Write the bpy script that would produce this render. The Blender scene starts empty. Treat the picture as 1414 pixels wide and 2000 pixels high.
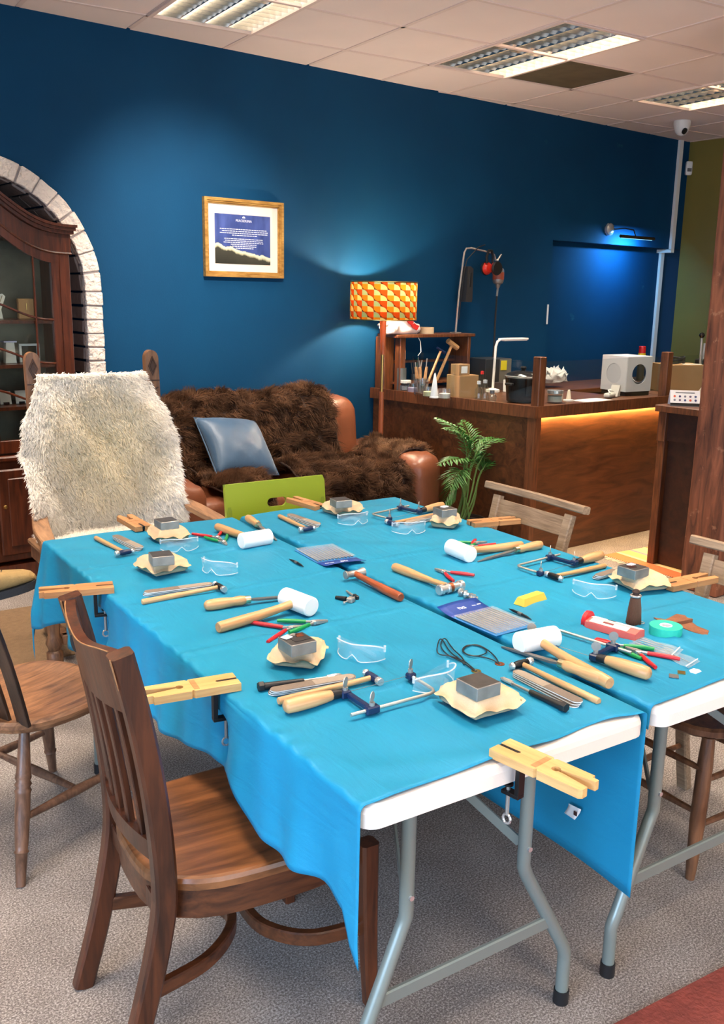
import bpy, bmesh, math, random
import numpy as np
from mathutils import Vector, Matrix, Euler
random.seed(7); RNG = np.random.default_rng(7)
PI = math.pi
SC = bpy.context.scene
COL = SC.collection
# ------------------------------------------------------------------ camera
F_PX, YAW, PITCH, ROLL = 1820.18, 0.67849, 0.23041, 0.018725
CAM = Vector((-2.46619, -5.18778, 1.62008))
CEIL = 3.0075
_f = Vector((math.sin(YAW)*math.cos(PITCH), math.cos(YAW)*math.cos(PITCH), -math.sin(PITCH)))
_r = Vector((math.cos(YAW), -math.sin(YAW), 0)); _u = _r.cross(_f)
_r, _u = _r*math.cos(ROLL)+_u*math.sin(ROLL), _u*math.cos(ROLL)-_r*math.sin(ROLL)
cd = bpy.data.cameras.new('camera'); co = bpy.data.objects.new('camera', cd); COL.objects.link(co)
co.matrix_world = Matrix(((_r.x,_u.x,-_f.x,CAM.x),(_r.y,_u.y,-_f.y,CAM.y),(_r.z,_u.z,-_f.z,CAM.z),(0,0,0,1)))
cd.sensor_fit = 'HORIZONTAL'; cd.sensor_width = 36; cd.lens = F_PX*36/1414; cd.clip_start = .05
SC.camera = co
def ray(px, py): return _f + _r*((px-707)/F_PX) - _u*((py-1000)/F_PX)
def at_z(px, py, z):
    d = ray(px, py); return CAM + d*((z-CAM.z)/d.z)
def at_y(px, py, y):
    d = ray(px, py); return CAM + d*((y-CAM.y)/d.y)
# ------------------------------------------------------------------ world, light, exposure
SC.view_settings.view_transform = 'Standard'; SC.view_settings.look = 'None'
SC.view_settings.exposure = 0.62; SC.view_settings.gamma = 1.0; SC.view_settings.use_curve_mapping = False
SC.cycles.transparent_max_bounces = 32
w = bpy.data.worlds.new('world'); SC.world = w; w.use_nodes = True
w.node_tree.nodes['Background'].inputs[0].default_value = (.75, .85, 1, 1)
w.node_tree.nodes['Background'].inputs[1].default_value = .35
def area(name, loc, target, sx, sy, power, col, spread=PI):
    l = bpy.data.lights.new(name, 'AREA'); l.shape = 'RECTANGLE'; l.size = sx; l.size_y = sy
    l.energy = power; l.color = col; l.spread = spread
    o = bpy.data.objects.new(name, l); COL.objects.link(o); o.location = loc
    o.rotation_euler = (Vector(target)-Vector(loc)).to_track_quat('-Z', 'Y').to_euler()
    return o
# daylight at the shop windows (behind and left of the camera)
area('window_daylight', (-5.05, -5.0, 1.35), (-1.6, -4.4, .1), 3.0, 1.7, 74, (.47, .69, 1), math.radians(110))
area('shopfront_daylight', (-1.4, -7.9, 1.4), (-.6, -1.5, .4), 4.6, 1.9, 42, (.84, .90, 1), math.radians(115))
LAMP_POWER = 1.5; LAMP_COL = (1, .85, .70)
# ------------------------------------------------------------------ helpers
def lin(c):
    c = c/255
    return c/12.92 if c <= .04045 else ((c+.055)/1.055)**2.4
def rgb(r, g, b): return (lin(r), lin(g), lin(b), 1)
class MB:
    def __init__(s): s.v = []; s.f = []
    def add(s, vs, fs, M=None):
        n = len(s.v)
        s.v += [tuple(M @ Vector(p)) for p in vs] if M is not None else [tuple(p) for p in vs]
        s.f += [tuple(i+n for i in f) for f in fs]; return s
    def box(s, c, d, M=None, ch=0):
        cx, cy, cz = c; x, y, z = d[0]/2, d[1]/2, d[2]/2
        if ch <= 0:
            vs = [(cx+i*x, cy+j*y, cz+k*z) for i in (-1,1) for j in (-1,1) for k in (-1,1)]
            fs = [(0,1,3,2),(4,6,7,5),(0,4,5,1),(2,3,7,6),(0,2,6,4),(1,5,7,3)]
            return s.add(vs, fs, M)
        ch = min(ch, x*.9, y*.9, z*.9); vs = []; ix = {}
        for i in (-1,1):
            for j in (-1,1):
                for k in (-1,1):
                    for a in range(3):
                        q = [i*x, j*y, k*z]; sg = (i,j,k)
                        for b in range(3):
                            if b != a: q[b] -= sg[b]*ch
                        ix[(i,j,k,a)] = len(vs); vs.append((cx+q[0], cy+q[1], cz+q[2]))
        fs = []
        for a in range(3):
            b, c2 = (a+1)%3, (a+2)%3
            for sg in (-1,1):
                def key(p, q, ax=a):
                    t = [0,0,0]; t[a] = sg; t[b] = p; t[c2] = q; return ix[tuple(t)+(ax,)]
                f = [key(-1,-1),key(1,-1),key(1,1),key(-1,1)]; fs.append(tuple(f if sg > 0 else f[::-1]))
            for p in (-1,1):
                for q in (-1,1):
                    def k2(t_, ax):
                        t = [0,0,0]; t[a] = t_; t[b] = p; t[c2] = q; return ix[tuple(t)+(ax,)]
                    fs.append((k2(-1,b),k2(1,b),k2(1,c2),k2(-1,c2)))
        for i in (-1,1):
            for j in (-1,1):
                for k in (-1,1): fs.append((ix[(i,j,k,0)],ix[(i,j,k,1)],ix[(i,j,k,2)]))
        return s.add(vs, fs, M)
    def rbox(s, c, d, r, n=6, M=None, fn=None):
        h = Vector(d)/2; r = min(r, h.x, h.y, h.z); vs = []; fs = []; ix = {}
        def pos(t): 
            return math.sin(t*PI/2)*.55+t*.45
        def vert(g):
            if g in ix: return ix[g]
            p = Vector([pos(2*g[a]/n-1)*h[a] for a in range(3)])
            q = Vector([max(-(h[a]-r), min(h[a]-r, p[a])) for a in range(3)])
            dd = p-q
            if dd.length > 1e-9: p = q+dd.normalized()*r
            p = p+Vector(c)
            if fn: p = fn(p)
            ix[g] = len(vs); vs.append(tuple(p)); return ix[g]
        for a in range(3):
            b, c2 = (a+1)%3, (a+2)%3
            for sd in (0, n):
                for i in range(n):
                    for j in range(n):
                        f = []
                        for (p, q) in ((i,j),(i+1,j),(i+1,j+1),(i,j+1)):
                            g = [0,0,0]; g[a] = sd; g[b] = p; g[c2] = q; f.append(vert(tuple(g)))
                        fs.append(tuple(f if sd else f[::-1]))
        return s.add(vs, fs, M)
    def cyl(s, p0, p1, r0, r1=None, n=12, M=None, caps=True):
        if r1 is None: r1 = r0
        return s.tube([p0, p1], [r0, r1], n, M, caps)
    def tube(s, pts, r, n=8, M=None, caps=True, flat=1.0):
        pts = [Vector(p) for p in pts]; m = len(pts)
        rs = r if isinstance(r, (list, tuple)) else [r]*m
        tg = []
        for i in range(m):
            t = pts[min(i+1, m-1)]-pts[max(i-1, 0)]; tg.append(t.normalized() if t.length > 1e-9 else Vector((0,0,1)))
        up = Vector((0,0,1)) if abs(tg[0].z) < .9 else Vector((1,0,0))
        a = (up-tg[0]*up.dot(tg[0])).normalized(); vs = []; fs = []
        for i in range(m):
            a = a-tg[i]*a.dot(tg[i]); a = a.normalized() if a.length > 1e-6 else tg[i].orthogonal().normalized()
            b = tg[i].cross(a)
            for k in range(n):
                t = 2*PI*k/n; vs.append(pts[i]+(a*math.cos(t)*flat+b*math.sin(t))*rs[i])
        for i in range(m-1):
            for k in range(n):
                k2 = (k+1)%n; fs.append((i*n+k, i*n+k2, (i+1)*n+k2, (i+1)*n+k))
        if caps: fs += [tuple(range(n))[::-1], tuple((m-1)*n+k for k in range(n))]
        return s.add(vs, fs, M)
    def lathe(s, prof, n=16, M=None, caps=True):
        vs = []; fs = []; m = len(prof)
        for (r, z) in prof:
            for k in range(n): vs.append((r*math.cos(2*PI*k/n), r*math.sin(2*PI*k/n), z))
        for i in range(m-1):
            for k in range(n):
                k2 = (k+1)%n; fs.append((i*n+k, i*n+k2, (i+1)*n+k2, (i+1)*n+k))
        if caps: fs += [tuple(range(n))[::-1], tuple((m-1)*n+k for k in range(n))]
        return s.add(vs, fs, M)
    def prism(s, poly, z0, z1, M=None):
        n = len(poly)
        vs = [(x, y, z0) for x, y in poly]+[(x, y, z1) for x, y in poly]
        fs = [tuple(range(n))[::-1], tuple(range(n, 2*n))]+[(i, (i+1)%n, n+(i+1)%n, n+i) for i in range(n)]
        return s.add(vs, fs, M)
    def strip(s, outer, inner, z0, z1, M=None, close=False):
        """ring or band between two polylines, extruded z0..z1"""
        n = len(outer); vs = []; fs = []
        for (a, b) in zip(outer, inner): vs += [(a[0],a[1],z0),(b[0],b[1],z0),(a[0],a[1],z1),(b[0],b[1],z1)]
        rng = range(n if close else n-1)
        for i in rng:
            p = 4*i; q = 4*((i+1)%n)
            fs += [(p,q,q+1,p+1),(p+2,p+3,q+3,q+2),(p,p+2,q+2,q),(p+1,q+1,q+3,p+3)]
        if not close: fs += [(0,1,3,2),(4*n-4,4*n-2,4*n-1,4*n-3)]
        return s.add(vs, fs, M)
    def grid(s, fn, nu, nv, M=None, closeu=False):
        vs = [fn(i/nu, j/nv) for i in range(nu+1) for j in range(nv+1)]
        fs = [(i*(nv+1)+j, (i+1)*(nv+1)+j, (i+1)*(nv+1)+j+1, i*(nv+1)+j+1) for i in range(nu) for j in range(nv)]
        return s.add(vs, fs, M)
    def mesh(s, name, mat=None, ang=35):
        me = bpy.data.meshes.new(name); me.from_pydata(s.v, [], s.f)
        bm = bmesh.new(); bm.from_mesh(me); bmesh.ops.recalc_face_normals(bm, faces=bm.faces); bm.to_mesh(me); bm.free()
        if mat: me.materials.append(mat)
        if ang:
            me.shade_smooth()
            if ang < 180: me.set_sharp_from_angle(angle=math.radians(ang))
        return me
    def build(s, name, mat, parent=None, ang=35):
        return link(name, s.mesh(name, mat, ang), parent)
def link(name, me, parent=None):
    o = bpy.data.objects.new(name, me); COL.objects.link(o)
    if parent is not None: o.parent = parent
    return o
def tag(o, label=None, cat=None, group=None, kind=None):
    for k, v in (('label', label), ('category', cat), ('group', group), ('kind', kind)):
        if v: o[k] = v
    return o
def thing(name, label, cat, loc=(0,0,0), rz=0, group=None):
    o = bpy.data.objects.new(name, None); COL.objects.link(o); o.empty_display_size = .05
    o.location = loc; o.rotation_euler = (0, 0, rz)
    return tag(o, label, cat, group)
def copy_tree(o, parent=None):
    c = o.copy(); COL.objects.link(c); c.parent = parent
    for ch in list(o.children): copy_tree(ch, c)
    return c
def solid(o, t, off=0):
    m = o.modifiers.new('thickness', 'SOLIDIFY'); m.thickness = t; m.offset = off; return o
def subsurf(o, l=1):
    m = o.modifiers.new('smooth', 'SUBSURF'); m.levels = l; m.render_levels = l; return o
def RX(a): return Matrix.Rotation(a, 4, 'X')
def RY(a): return Matrix.Rotation(a, 4, 'Y')
def RZ(a): return Matrix.Rotation(a, 4, 'Z')
def TR(x, y=0, z=0): return Matrix.Translation((x, y, z))
# ------------------------------------------------------------------ materials
def newmat(name):
    m = bpy.data.materials.new(name); m.use_nodes = True; nt = m.node_tree
    return m, nt, nt.nodes['Principled BSDF']
def nd(nt, t, **kw):
    n = nt.nodes.new(t)
    for k, v in kw.items():
        if k.startswith('i_'):
            key = k[2:]; key = int(key) if key.isdigit() else key.replace('_', ' ')
            n.inputs[key].default_value = v
        else: setattr(n, k, v)
    return n
def coords(nt, scale=(1,1,1), rot=(0,0,0), which='Object'):
    tc = nd(nt, 'ShaderNodeTexCoord'); mp = nd(nt, 'ShaderNodeMapping')
    mp.inputs['Scale'].default_value = scale; mp.inputs['Rotation'].default_value = rot
    nt.links.new(tc.outputs[which], mp.inputs[0]); return mp.outputs[0]
def ramp(nt, fac, stops, interp='LINEAR'):
    r = nd(nt, 'ShaderNodeValToRGB'); r.color_ramp.interpolation = interp; e = r.color_ramp.elements
    while len(e) < len(stops): e.new(.5)
    for el, (p, c) in zip(e, stops): el.position = p; el.color = c
    nt.links.new(fac, r.inputs[0]); return r.outputs[0]
def bump(nt, b, h, strength=.3, dist=.01):
    n = nd(nt, 'ShaderNodeBump'); n.inputs['Strength'].default_value = strength; n.inputs['Distance'].default_value = dist
    nt.links.new(h, n.inputs['Height']); nt.links.new(n.outputs[0], b.inputs['Normal'])
def plain(name, c, rough=.5, metal=0, bmp=0, bscale=60, var=.0, vscale=6, **kw):
    m, nt, b = newmat(name)
    b.inputs['Base Color'].default_value = c; b.inputs['Roughness'].default_value = rough; b.inputs['Metallic'].default_value = metal
    for k, v in kw.items(): b.inputs[k.replace('_', ' ')].default_value = v
    if var:
        t = nd(nt, 'ShaderNodeTexNoise', i_Scale=vscale, i_Detail=5); nt.links.new(coords(nt), t.inputs[0])
        lo = tuple(x*(1-var) for x in c[:3])+(1,); hi = tuple(min(1, x*(1+var)) for x in c[:3])+(1,)
        nt.links.new(ramp(nt, t.outputs[0], [(.3, lo), (.7, hi)]), b.inputs['Base Color'])
    if bmp:
        t = nd(nt, 'ShaderNodeTexNoise', i_Scale=bscale, i_Detail=4); nt.links.new(coords(nt), t.inputs[0]); bump(nt, b, t.outputs[0], bmp)
    return m
def wood(name, dark, light, scale=6, stretch=12, axis=0, rough=.42, bmp=.08, wear=None, dist=2.5):
    m, nt, b = newmat(name)
    sc = [scale*stretch]*3; sc[axis] = scale
    co_ = coords(nt, (1,1,1)); mp = nd(nt, 'ShaderNodeMapping'); mp.inputs['Scale'].default_value = [s/scale for s in sc]; nt.links.new(co_, mp.inputs[0])
    n1 = nd(nt, 'ShaderNodeTexNoise', i_Scale=scale, i_Detail=6, i_Roughness=.6, i_Distortion=dist*.2); nt.links.new(mp.outputs[0], n1.inputs[0])
    n2 = nd(nt, 'ShaderNodeTexNoise', i_Scale=scale*.5, i_Detail=3); nt.links.new(co_, n2.inputs[0])
    mix = nd(nt, 'ShaderNodeMath', operation='ADD'); mul = nd(nt, 'ShaderNodeMath', operation='MULTIPLY'); mul.inputs[1].default_value = .45
    nt.links.new(n2.outputs[0], mul.inputs[0]); nt.links.new(n1.outputs[0], mix.inputs[0]); nt.links.new(mul.outputs[0], mix.inputs[1])
    col = ramp(nt, mix.outputs[0], [(.5, dark), (.92, light)])
    if wear:
        n3 = nd(nt, 'ShaderNodeTexNoise', i_Scale=14, i_Detail=8, i_Roughness=.7); nt.links.new(co_, n3.inputs[0])
        fac = ramp(nt, n3.outputs[0], [(.60, (0,0,0,1)), (.72, (1,1,1,1))])
        mx = nd(nt, 'ShaderNodeMix', data_type='RGBA'); nt.links.new(fac, mx.inputs[0]); nt.links.new(col, mx.inputs[6]); mx.inputs[7].default_value = wear; col = mx.outputs[2]
    nt.links.new(col, b.inputs['Base Color']); b.inputs['Roughness'].default_value = rough
    bump(nt, b, n1.outputs[0], bmp); return m
def glass(name, tint=(.9,.95,.95,1), rough=.03, alpha=.12, haze=0):
    """thin clear sheet: mostly see-through with a glossy coat"""
    m, nt, b = newmat(name); out = nt.nodes['Material Output']
    tr = nd(nt, 'ShaderNodeBsdfTransparent'); tr.inputs[0].default_value = tint
    gl = nd(nt, 'ShaderNodeBsdfGlossy'); gl.inputs['Roughness'].default_value = rough; gl.inputs[0].default_value = (1,1,1,1)
    lw = nd(nt, 'ShaderNodeLayerWeight', i_Blend=.5); fr = nd(nt, 'ShaderNodeMath', operation='POWER'); fr.inputs[1].default_value = 5; nt.links.new(lw.outputs['Facing'], fr.inputs[0]); ad = nd(nt, 'ShaderNodeMath', operation='MULTIPLY_ADD'); ad.inputs[1].default_value = .8; ad.inputs[2].default_value = alpha
    mx = nd(nt, 'ShaderNodeMixShader'); nt.links.new(fr.outputs[0], ad.inputs[0]); nt.links.new(ad.outputs[0], mx.inputs[0])
    nt.links.new(tr.outputs[0], mx.inputs[1]); nt.links.new(gl.outputs[0], mx.inputs[2]); nt.links.new(mx.outputs[0], out.inputs[0])
    if haze:
        df = nd(nt, 'ShaderNodeBsdfDiffuse'); df.inputs[0].default_value = (.85,.88,.9,1); m2 = nd(nt, 'ShaderNodeMixShader'); m2.inputs[0].default_value = haze
        nt.links.new(mx.outputs[0], m2.inputs[1]); nt.links.new(df.outputs[0], m2.inputs[2]); nt.links.new(m2.outputs[0], out.inputs[0])
    nt.nodes.remove(b); return m
def emit(name, c, s):
    m, nt, b = newmat(name); b.inputs['Base Color'].default_value = c
    b.inputs['Emission Color'].default_value = c; b.inputs['Emission Strength'].default_value = s; return m
MT = {}
MT['steel'] = plain('brushed_steel', rgb(160,156,150), .42, .55, var=.15, vscale=30)
MT['chrome'] = plain('chrome', rgb(205,203,200), .22, .7)
MT['dark_steel'] = plain('dark_steel', rgb(112,110,108), .45, .5)
MT['black'] = plain('black_plastic', rgb(22,22,24), .45)
MT['black_metal'] = plain('black_metal', rgb(20,20,22), .38, .3)
MT['navy'] = plain('navy_enamel', rgb(22,38,72), .3)
MT['white'] = plain('white_plastic', rgb(232,228,222), .4)
MT['nylon'] = plain('white_nylon', rgb(240,236,230), .5, Subsurface_Weight=.1)
MT['paper'] = plain('white_paper', rgb(235,232,228), .8)
MT['beech'] = wood('beech_wood', rgb(176,128,82), rgb(208,164,114), 5, 14, 0, .38, .03)
MT['pine'] = wood('pine_wood', rgb(188,142,84), rgb(218,176,116), 5, 12, 0, .5, .03)
MT['pine_old'] = wood('pine_wood_tan', rgb(156,104,60), rgb(192,142,92), 5, 12, 0, .5, .03)
MT['rosewood'] = wood('red_brown_wood', rgb(120,52,25), rgb(175,88,48), 8, 10, 0, .35, .04)
MT['brown'] = wood('dark_stained_wood', rgb(52,26,14), rgb(112,62,34), 6, 10, 2, .36, .06, wear=None)
MT['brown_h'] = wood('dark_stained_wood_grain_across', rgb(46,23,12), rgb(98,54,29), 6, 10, 0, .34, .06)
MT['seatwood'] = wood('worn_seat_wood', rgb(46,24,12), rgb(136,86,50), 2.6, 7, 0, .34, .06, dist=6)
MT['greywood'] = wood('weathered_oak', rgb(112,88,66), rgb(165,138,110), 8, 12, 1, .6, .1)
MT['elm'] = wood('elm_wood', rgb(86,54,34), rgb(160,112,76), 5, 7, 0, .4, .08, dist=8)
MT['mahogany'] = wood('mahogany', rgb(48,20,10), rgb(98,46,24), 5, 10, 2, .28, .04)
MT['counterwood'] = wood('stained_plywood', rgb(58,30,14), rgb(112,66,34), 3, 6, 0, .45, .03, dist=6)
MT['counterpost'] = wood('stained_timber', rgb(62,32,16), rgb(122,72,40), 6, 12, 2, .45, .05)
MT['glass'] = glass('clear_glass', (.93,.96,.95,1), .03, .03); MT['poly'] = glass('clear_polycarbonate', (.97,.985,.99,1), .06, .04, .11)
MT['film'] = glass('clear_film', (.96,.97,.98,1), .2, .03, .14)
MT['leather_bag'] = plain('pale_suede', rgb(198,172,138), .85, 0, .15, 220, .07, 25)
MT['red_grip'] = plain('red_grip', rgb(200,28,36), .35); MT['green_grip'] = plain('green_grip', rgb(20,140,72), .35)
MT['brass'] = plain('brass', rgb(190,160,95), .3, 1)
MT['copper'] = plain('copper', rgb(190,110,75), .35, 1)
MT['cardboard'] = plain('cardboard', rgb(160,122,82), .85, 0, .05, 30, .08)
# ------------------------------------------------------------------ room shell
XL, XR, YF = -5.2, 5.46, -8.1
def wall_paint():
    m, nt, b = newmat('teal_blue_paint')
    c = coords(nt); t = nd(nt, 'ShaderNodeTexNoise', i_Scale=1.6, i_Detail=6); nt.links.new(c, t.inputs[0])
    base = ramp(nt, t.outputs[0], [(.3, rgb(0,56,90)), (.7, rgb(0,63,99))])
    # old plaster scuffs only on the patched end of the wall
    sx = nd(nt, 'ShaderNodeSeparateXYZ'); nt.links.new(c, sx.inputs[0])
    zone = nd(nt, 'ShaderNodeMapRange'); zone.inputs[1].default_value = 3.0; zone.inputs[2].default_value = 3.9
    nt.links.new(sx.outputs[0], zone.inputs[0])
    n2 = nd(nt, 'ShaderNodeTexNoise', i_Scale=5.5, i_Detail=7, i_Roughness=.62); nt.links.new(c, n2.inputs[0])
    f = nd(nt, 'ShaderNodeMath', operation='MULTIPLY'); fr = ramp(nt, n2.outputs[0], [(.66, (0,0,0,1)), (.74, (.55,.55,.55,1))])
    nt.links.new(fr, f.inputs[0]); nt.links.new(zone.outputs[0], f.inputs[1])
    mx = nd(nt, 'ShaderNodeMix', data_type='RGBA'); nt.links.new(f.outputs[0], mx.inputs[0]); nt.links.new(base, mx.inputs[6]); mx.inputs[7].default_value = rgb(40,104,118)
    nt.links.new(mx.outputs[2], b.inputs['Base Color']); b.inputs['Roughness'].default_value = .75; b.inputs['Specular IOR Level'].default_value = .2
    n3 = nd(nt, 'ShaderNodeTexNoise', i_Scale=120, i_Detail=3); nt.links.new(c, n3.inputs[0]); bump(nt, b, n3.outputs[0], .06)
    return m
def carpet():
    m, nt, b = newmat('speckled_carpet'); c = coords(nt)
    n = nd(nt, 'ShaderNodeTexNoise', i_Scale=190, i_Detail=4, i_Roughness=.85); nt.links.new(c, n.inputs[0])
    n2 = nd(nt, 'ShaderNodeTexNoise', i_Scale=3, i_Detail=4); nt.links.new(c, n2.inputs[0])
    a = nd(nt, 'ShaderNodeMath', operation='MULTIPLY_ADD'); a.inputs[1].default_value = .18; nt.links.new(n2.outputs[0], a.inputs[0]); nt.links.new(n.outputs[0], a.inputs[2])
    nt.links.new(ramp(nt, a.outputs[0], [(.36, rgb(44,37,34)), (.56, rgb(106,97,92)), (.76, rgb(192,184,178))]), b.inputs['Base Color'])
    b.inputs['Roughness'].default_value = .95; bump(nt, b, n.outputs[0], .3, .004); return m
WP = wall_paint()
MT['blue_wall'] = WP
fl = MB(); fl.box((( XL+XR)/2, YF/2+.3, -.05), (XR-XL+.8, -YF+1.6, .1)); tag(fl.build('floor', carpet(), ang=0), 'speckled grey brown carpet floor', kind='structure')
# back wall with brick arch niche on the left and a shallow recess on the right
AX, AZ, ARO, ARI = -.93, 1.6, .705, .597
NX0, NZ1, ND = 3.655, 2.07, .13
wb = MB(); T = .5
def wpoly(pts, y0=0, y1=T): wb.prism(pts, -y1, -y0, RX(PI/2))
ar = ARI+.02
wpoly([(XL-.2,0),(AX-ar,0),(AX-ar,3.1),(XL-.2,3.1)])
N = 20
for i in range(N):
    a0, a1 = PI-PI*i/N, PI-PI*(i+1)/N
    wpoly([(AX+ar*math.cos(a0), AZ+ar*math.sin(a0)), (AX+ar*math.cos(a1), AZ+ar*math.sin(a1)), (AX+ar*math.cos(a1), 3.1), (AX+ar*math.cos(a0), 3.1)])
wpoly([(AX+ar,0),(NX0,0),(NX0,3.1),(AX+ar,3.1)])
wpoly([(NX0,NZ1),(XR+.5,NZ1),(XR+.5,3.1),(NX0,3.1)])
wpoly([(NX0,0),(XR+.5,0),(XR+.5,NZ1),(NX0,NZ1)], ND, T)
wpoly([(AX-ar-.05,0),(AX+ar+.05,0),(AX+ar+.05,2.4),(AX-ar-.05,2.4)], .46, T)
wall_back = tag(wb.build('wall_back', WP, ang=0), 'dark teal blue painted back wall with arch and recess', kind='structure')
olive = plain('olive_paint', rgb(128,112,48), .6, 0, .05, 90, .06, 2)
wr = MB(); wr.box((XR+.06, YF/2-.1, 1.55), (.12, -YF+.2, 3.1)); wr_o = tag(wr.build('wall_right', olive, ang=0), 'olive green side wall at the far right', kind='structure')
cream = plain('cream_paint', rgb(205,195,180), .7)
# left wall and shopfront: openings filled with glazed windows
def opening_wall(name, axis, pos, a0, a1, o0, o1, z0, z1):
    m = MB()
    def seg(p, q, zz0, zz1):
        if axis == 'x': m.box((pos, (p+q)/2, (zz0+zz1)/2), (.12, q-p, zz1-zz0))
        else: m.box(((p+q)/2, pos, (zz0+zz1)/2), (q-p, .12, zz1-zz0))
    seg(a0, o0, 0, 3.1); seg(o1, a1, 0, 3.1); seg(o0, o1, 0, z0); seg(o0, o1, z1, 3.1)
    return tag(m.build(name, cream, ang=0), 'cream wall with a wide shop window', kind='structure')
opening_wall('wall_left', 'x', XL, YF, .3, -6.4, -2.0, .45, 2.65)
opening_wall('wall_front', 'y', YF, XL, XR, -3.9, 1.5, .4, 2.75)
def window(name, axis, pos, o0, o1, z0, z1, nb):
    m = MB()
    def bar(p, q, za, zb, t=.06):
        if axis == 'x': m.box((pos, (p+q)/2, (za+zb)/2), (t, q-p, zb-za))
        else: m.box(((p+q)/2, pos, (za+zb)/2), (q-p, t, zb-za))
    for k in range(nb+1): x = o0+(o1-o0)*k/nb; bar(x-.03, x+.03, z0, z1)
    bar(o0, o1, z0, z0+.06); bar(o0, o1, z1-.06, z1)
    f = tag(m.build(name, MT['white'], ang=0), 'white framed shop window', kind='structure')
    g = MB(); 
    if axis == 'x': g.box((pos-.03, (o0+o1)/2, (z0+z1)/2), (.006, o1-o0, z1-z0))
    else: g.box(((o0+o1)/2, pos-.03, (z0+z1)/2), (o1-o0, .006, z1-z0))
    g.build('pane', MT['glass'], f, 0)
window('window_1', 'x', XL, -6.4, -2.0, .45, 2.65, 4)
window('window_2', 'y', YF, -3.9, 1.5, .4, 2.75, 4)
# suspended ceiling: tiles laid in a grid that runs seven degrees off the wall
GA = -.12205; G0 = Vector((-.0394, -.3210, CEIL))
gu = Vector((math.cos(GA), math.sin(GA), 0)); gv = Vector((math.sin(GA), -math.cos(GA), 0))   # gv points away from the wall
def gp(i, j, z=0): return G0+gu*(i*.6)+gv*(j*.6)+Vector((0,0,z))
def clip(poly):
    for (ax, lim, sg) in ((0, XL+.06, 1), (0, XR, -1), (1, YF+.06, 1), (1, 0.0, -1)):
        out = []
        for k in range(len(poly)):
            a, b = poly[k], poly[(k+1)%len(poly)]; da, db = (a[ax]-lim)*sg, (b[ax]-lim)*sg
            if da >= 0: out.append(a)
            if (da >= 0) != (db >= 0):
                t = da/(da-db); out.append((a[0]+(b[0]-a[0])*t, a[1]+(b[1]-a[1])*t))
        poly = out
        if len(poly) < 3: return []
    return poly
ceil_mat = plain('ceiling_tile_white', rgb(244,222,212), .9, 0, .12, 260, .02, 3)
grid_mat = plain('ceiling_rail_white', rgb(232,206,194), .6)
stain_mat = plain('brown_tile', rgb(96,82,58), .85, 0, .1, 120, .15, 9)
cs = MB(); cs.prism([(XL-.2,YF-.2),(XR+.5,YF-.2),(XR+.5,.5),(XL-.2,.5)], CEIL+.14, CEIL+.2)
ceiling = tag(cs.build('ceiling', ceil_mat, ang=0), 'suspended ceiling of pale square tiles', kind='structure')
LAMPS = [(0,0),(3,0),(6,0),(-3,0),(-6,0),(0,4),(3,4),(6,4),(-3,4),(-6,4),(0,8),(3,8),(-3,8),(6,8)]
skip = set()
for (i, j) in LAMPS:
    for dj in (0,1): skip.add((i, j+dj))
full = None
for i in range(-10, 11):
    for j in range(-2, 15):
        if (i, j) in skip: continue
        q = [gp(i+.02,j+.02), gp(i+.98,j+.02), gp(i+.98,j+.98), gp(i+.02,j+.98)]
        pl = [(p.x, p.y) for p in q]; cl = clip(pl)
        if len(cl) < 3: continue
        ar_ = abs(sum(cl[k][0]*cl[(k+1)%len(cl)][1]-cl[(k+1)%len(cl)][0]*cl[k][1] for k in range(len(cl))))/2
        if ar_ < .004: continue
        mat_ = stain_mat if (i, j) == (4, 0) else ceil_mat
        if ar_ > .33 and mat_ is ceil_mat:
            if full is None:
                full = MB().prism([(-.289,-.289),(.289,-.289),(.289,.289),(-.289,.289)], .002, .02).mesh('ceiling_tile', ceil_mat, 0)
            o = link('ceiling_tile', full, ceiling); o.location = gp(i+.5, j+.5); o.rotation_euler.z = GA
        else:
            o = MB().prism(cl, CEIL+.002, CEIL+.02).build('ceiling_tile', mat_, ceiling, 0)
            if mat_ is stain_mat: o['label'] = 'dark brown stained ceiling tile'
def rail(a, b):
    # clip the centre line to the room
    n = 200; ins = [k for k in range(n+1) if XL+.06 <= a.x+(b.x-a.x)*k/n <= XR and YF+.06 <= a.y+(b.y-a.y)*k/n <= -.005]
    if len(ins) < 4: return
    p, q = a.lerp(b, ins[0]/n), a.lerp(b, ins[-1]/n); d = (q-p); L = d.length
    m = MB(); m.box((0,0,.004), (L, .024, .012)); o = m.build('grid_rail', grid_mat, ceiling, 0)
    o.location = (p+q)/2; o.rotation_euler.z = math.atan2(d.y, d.x)
for i in range(-10, 12): rail(gp(i,-2), gp(i,15))
for j in range(-1, 15): rail(gp(-10,j), gp(12,j))
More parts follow.
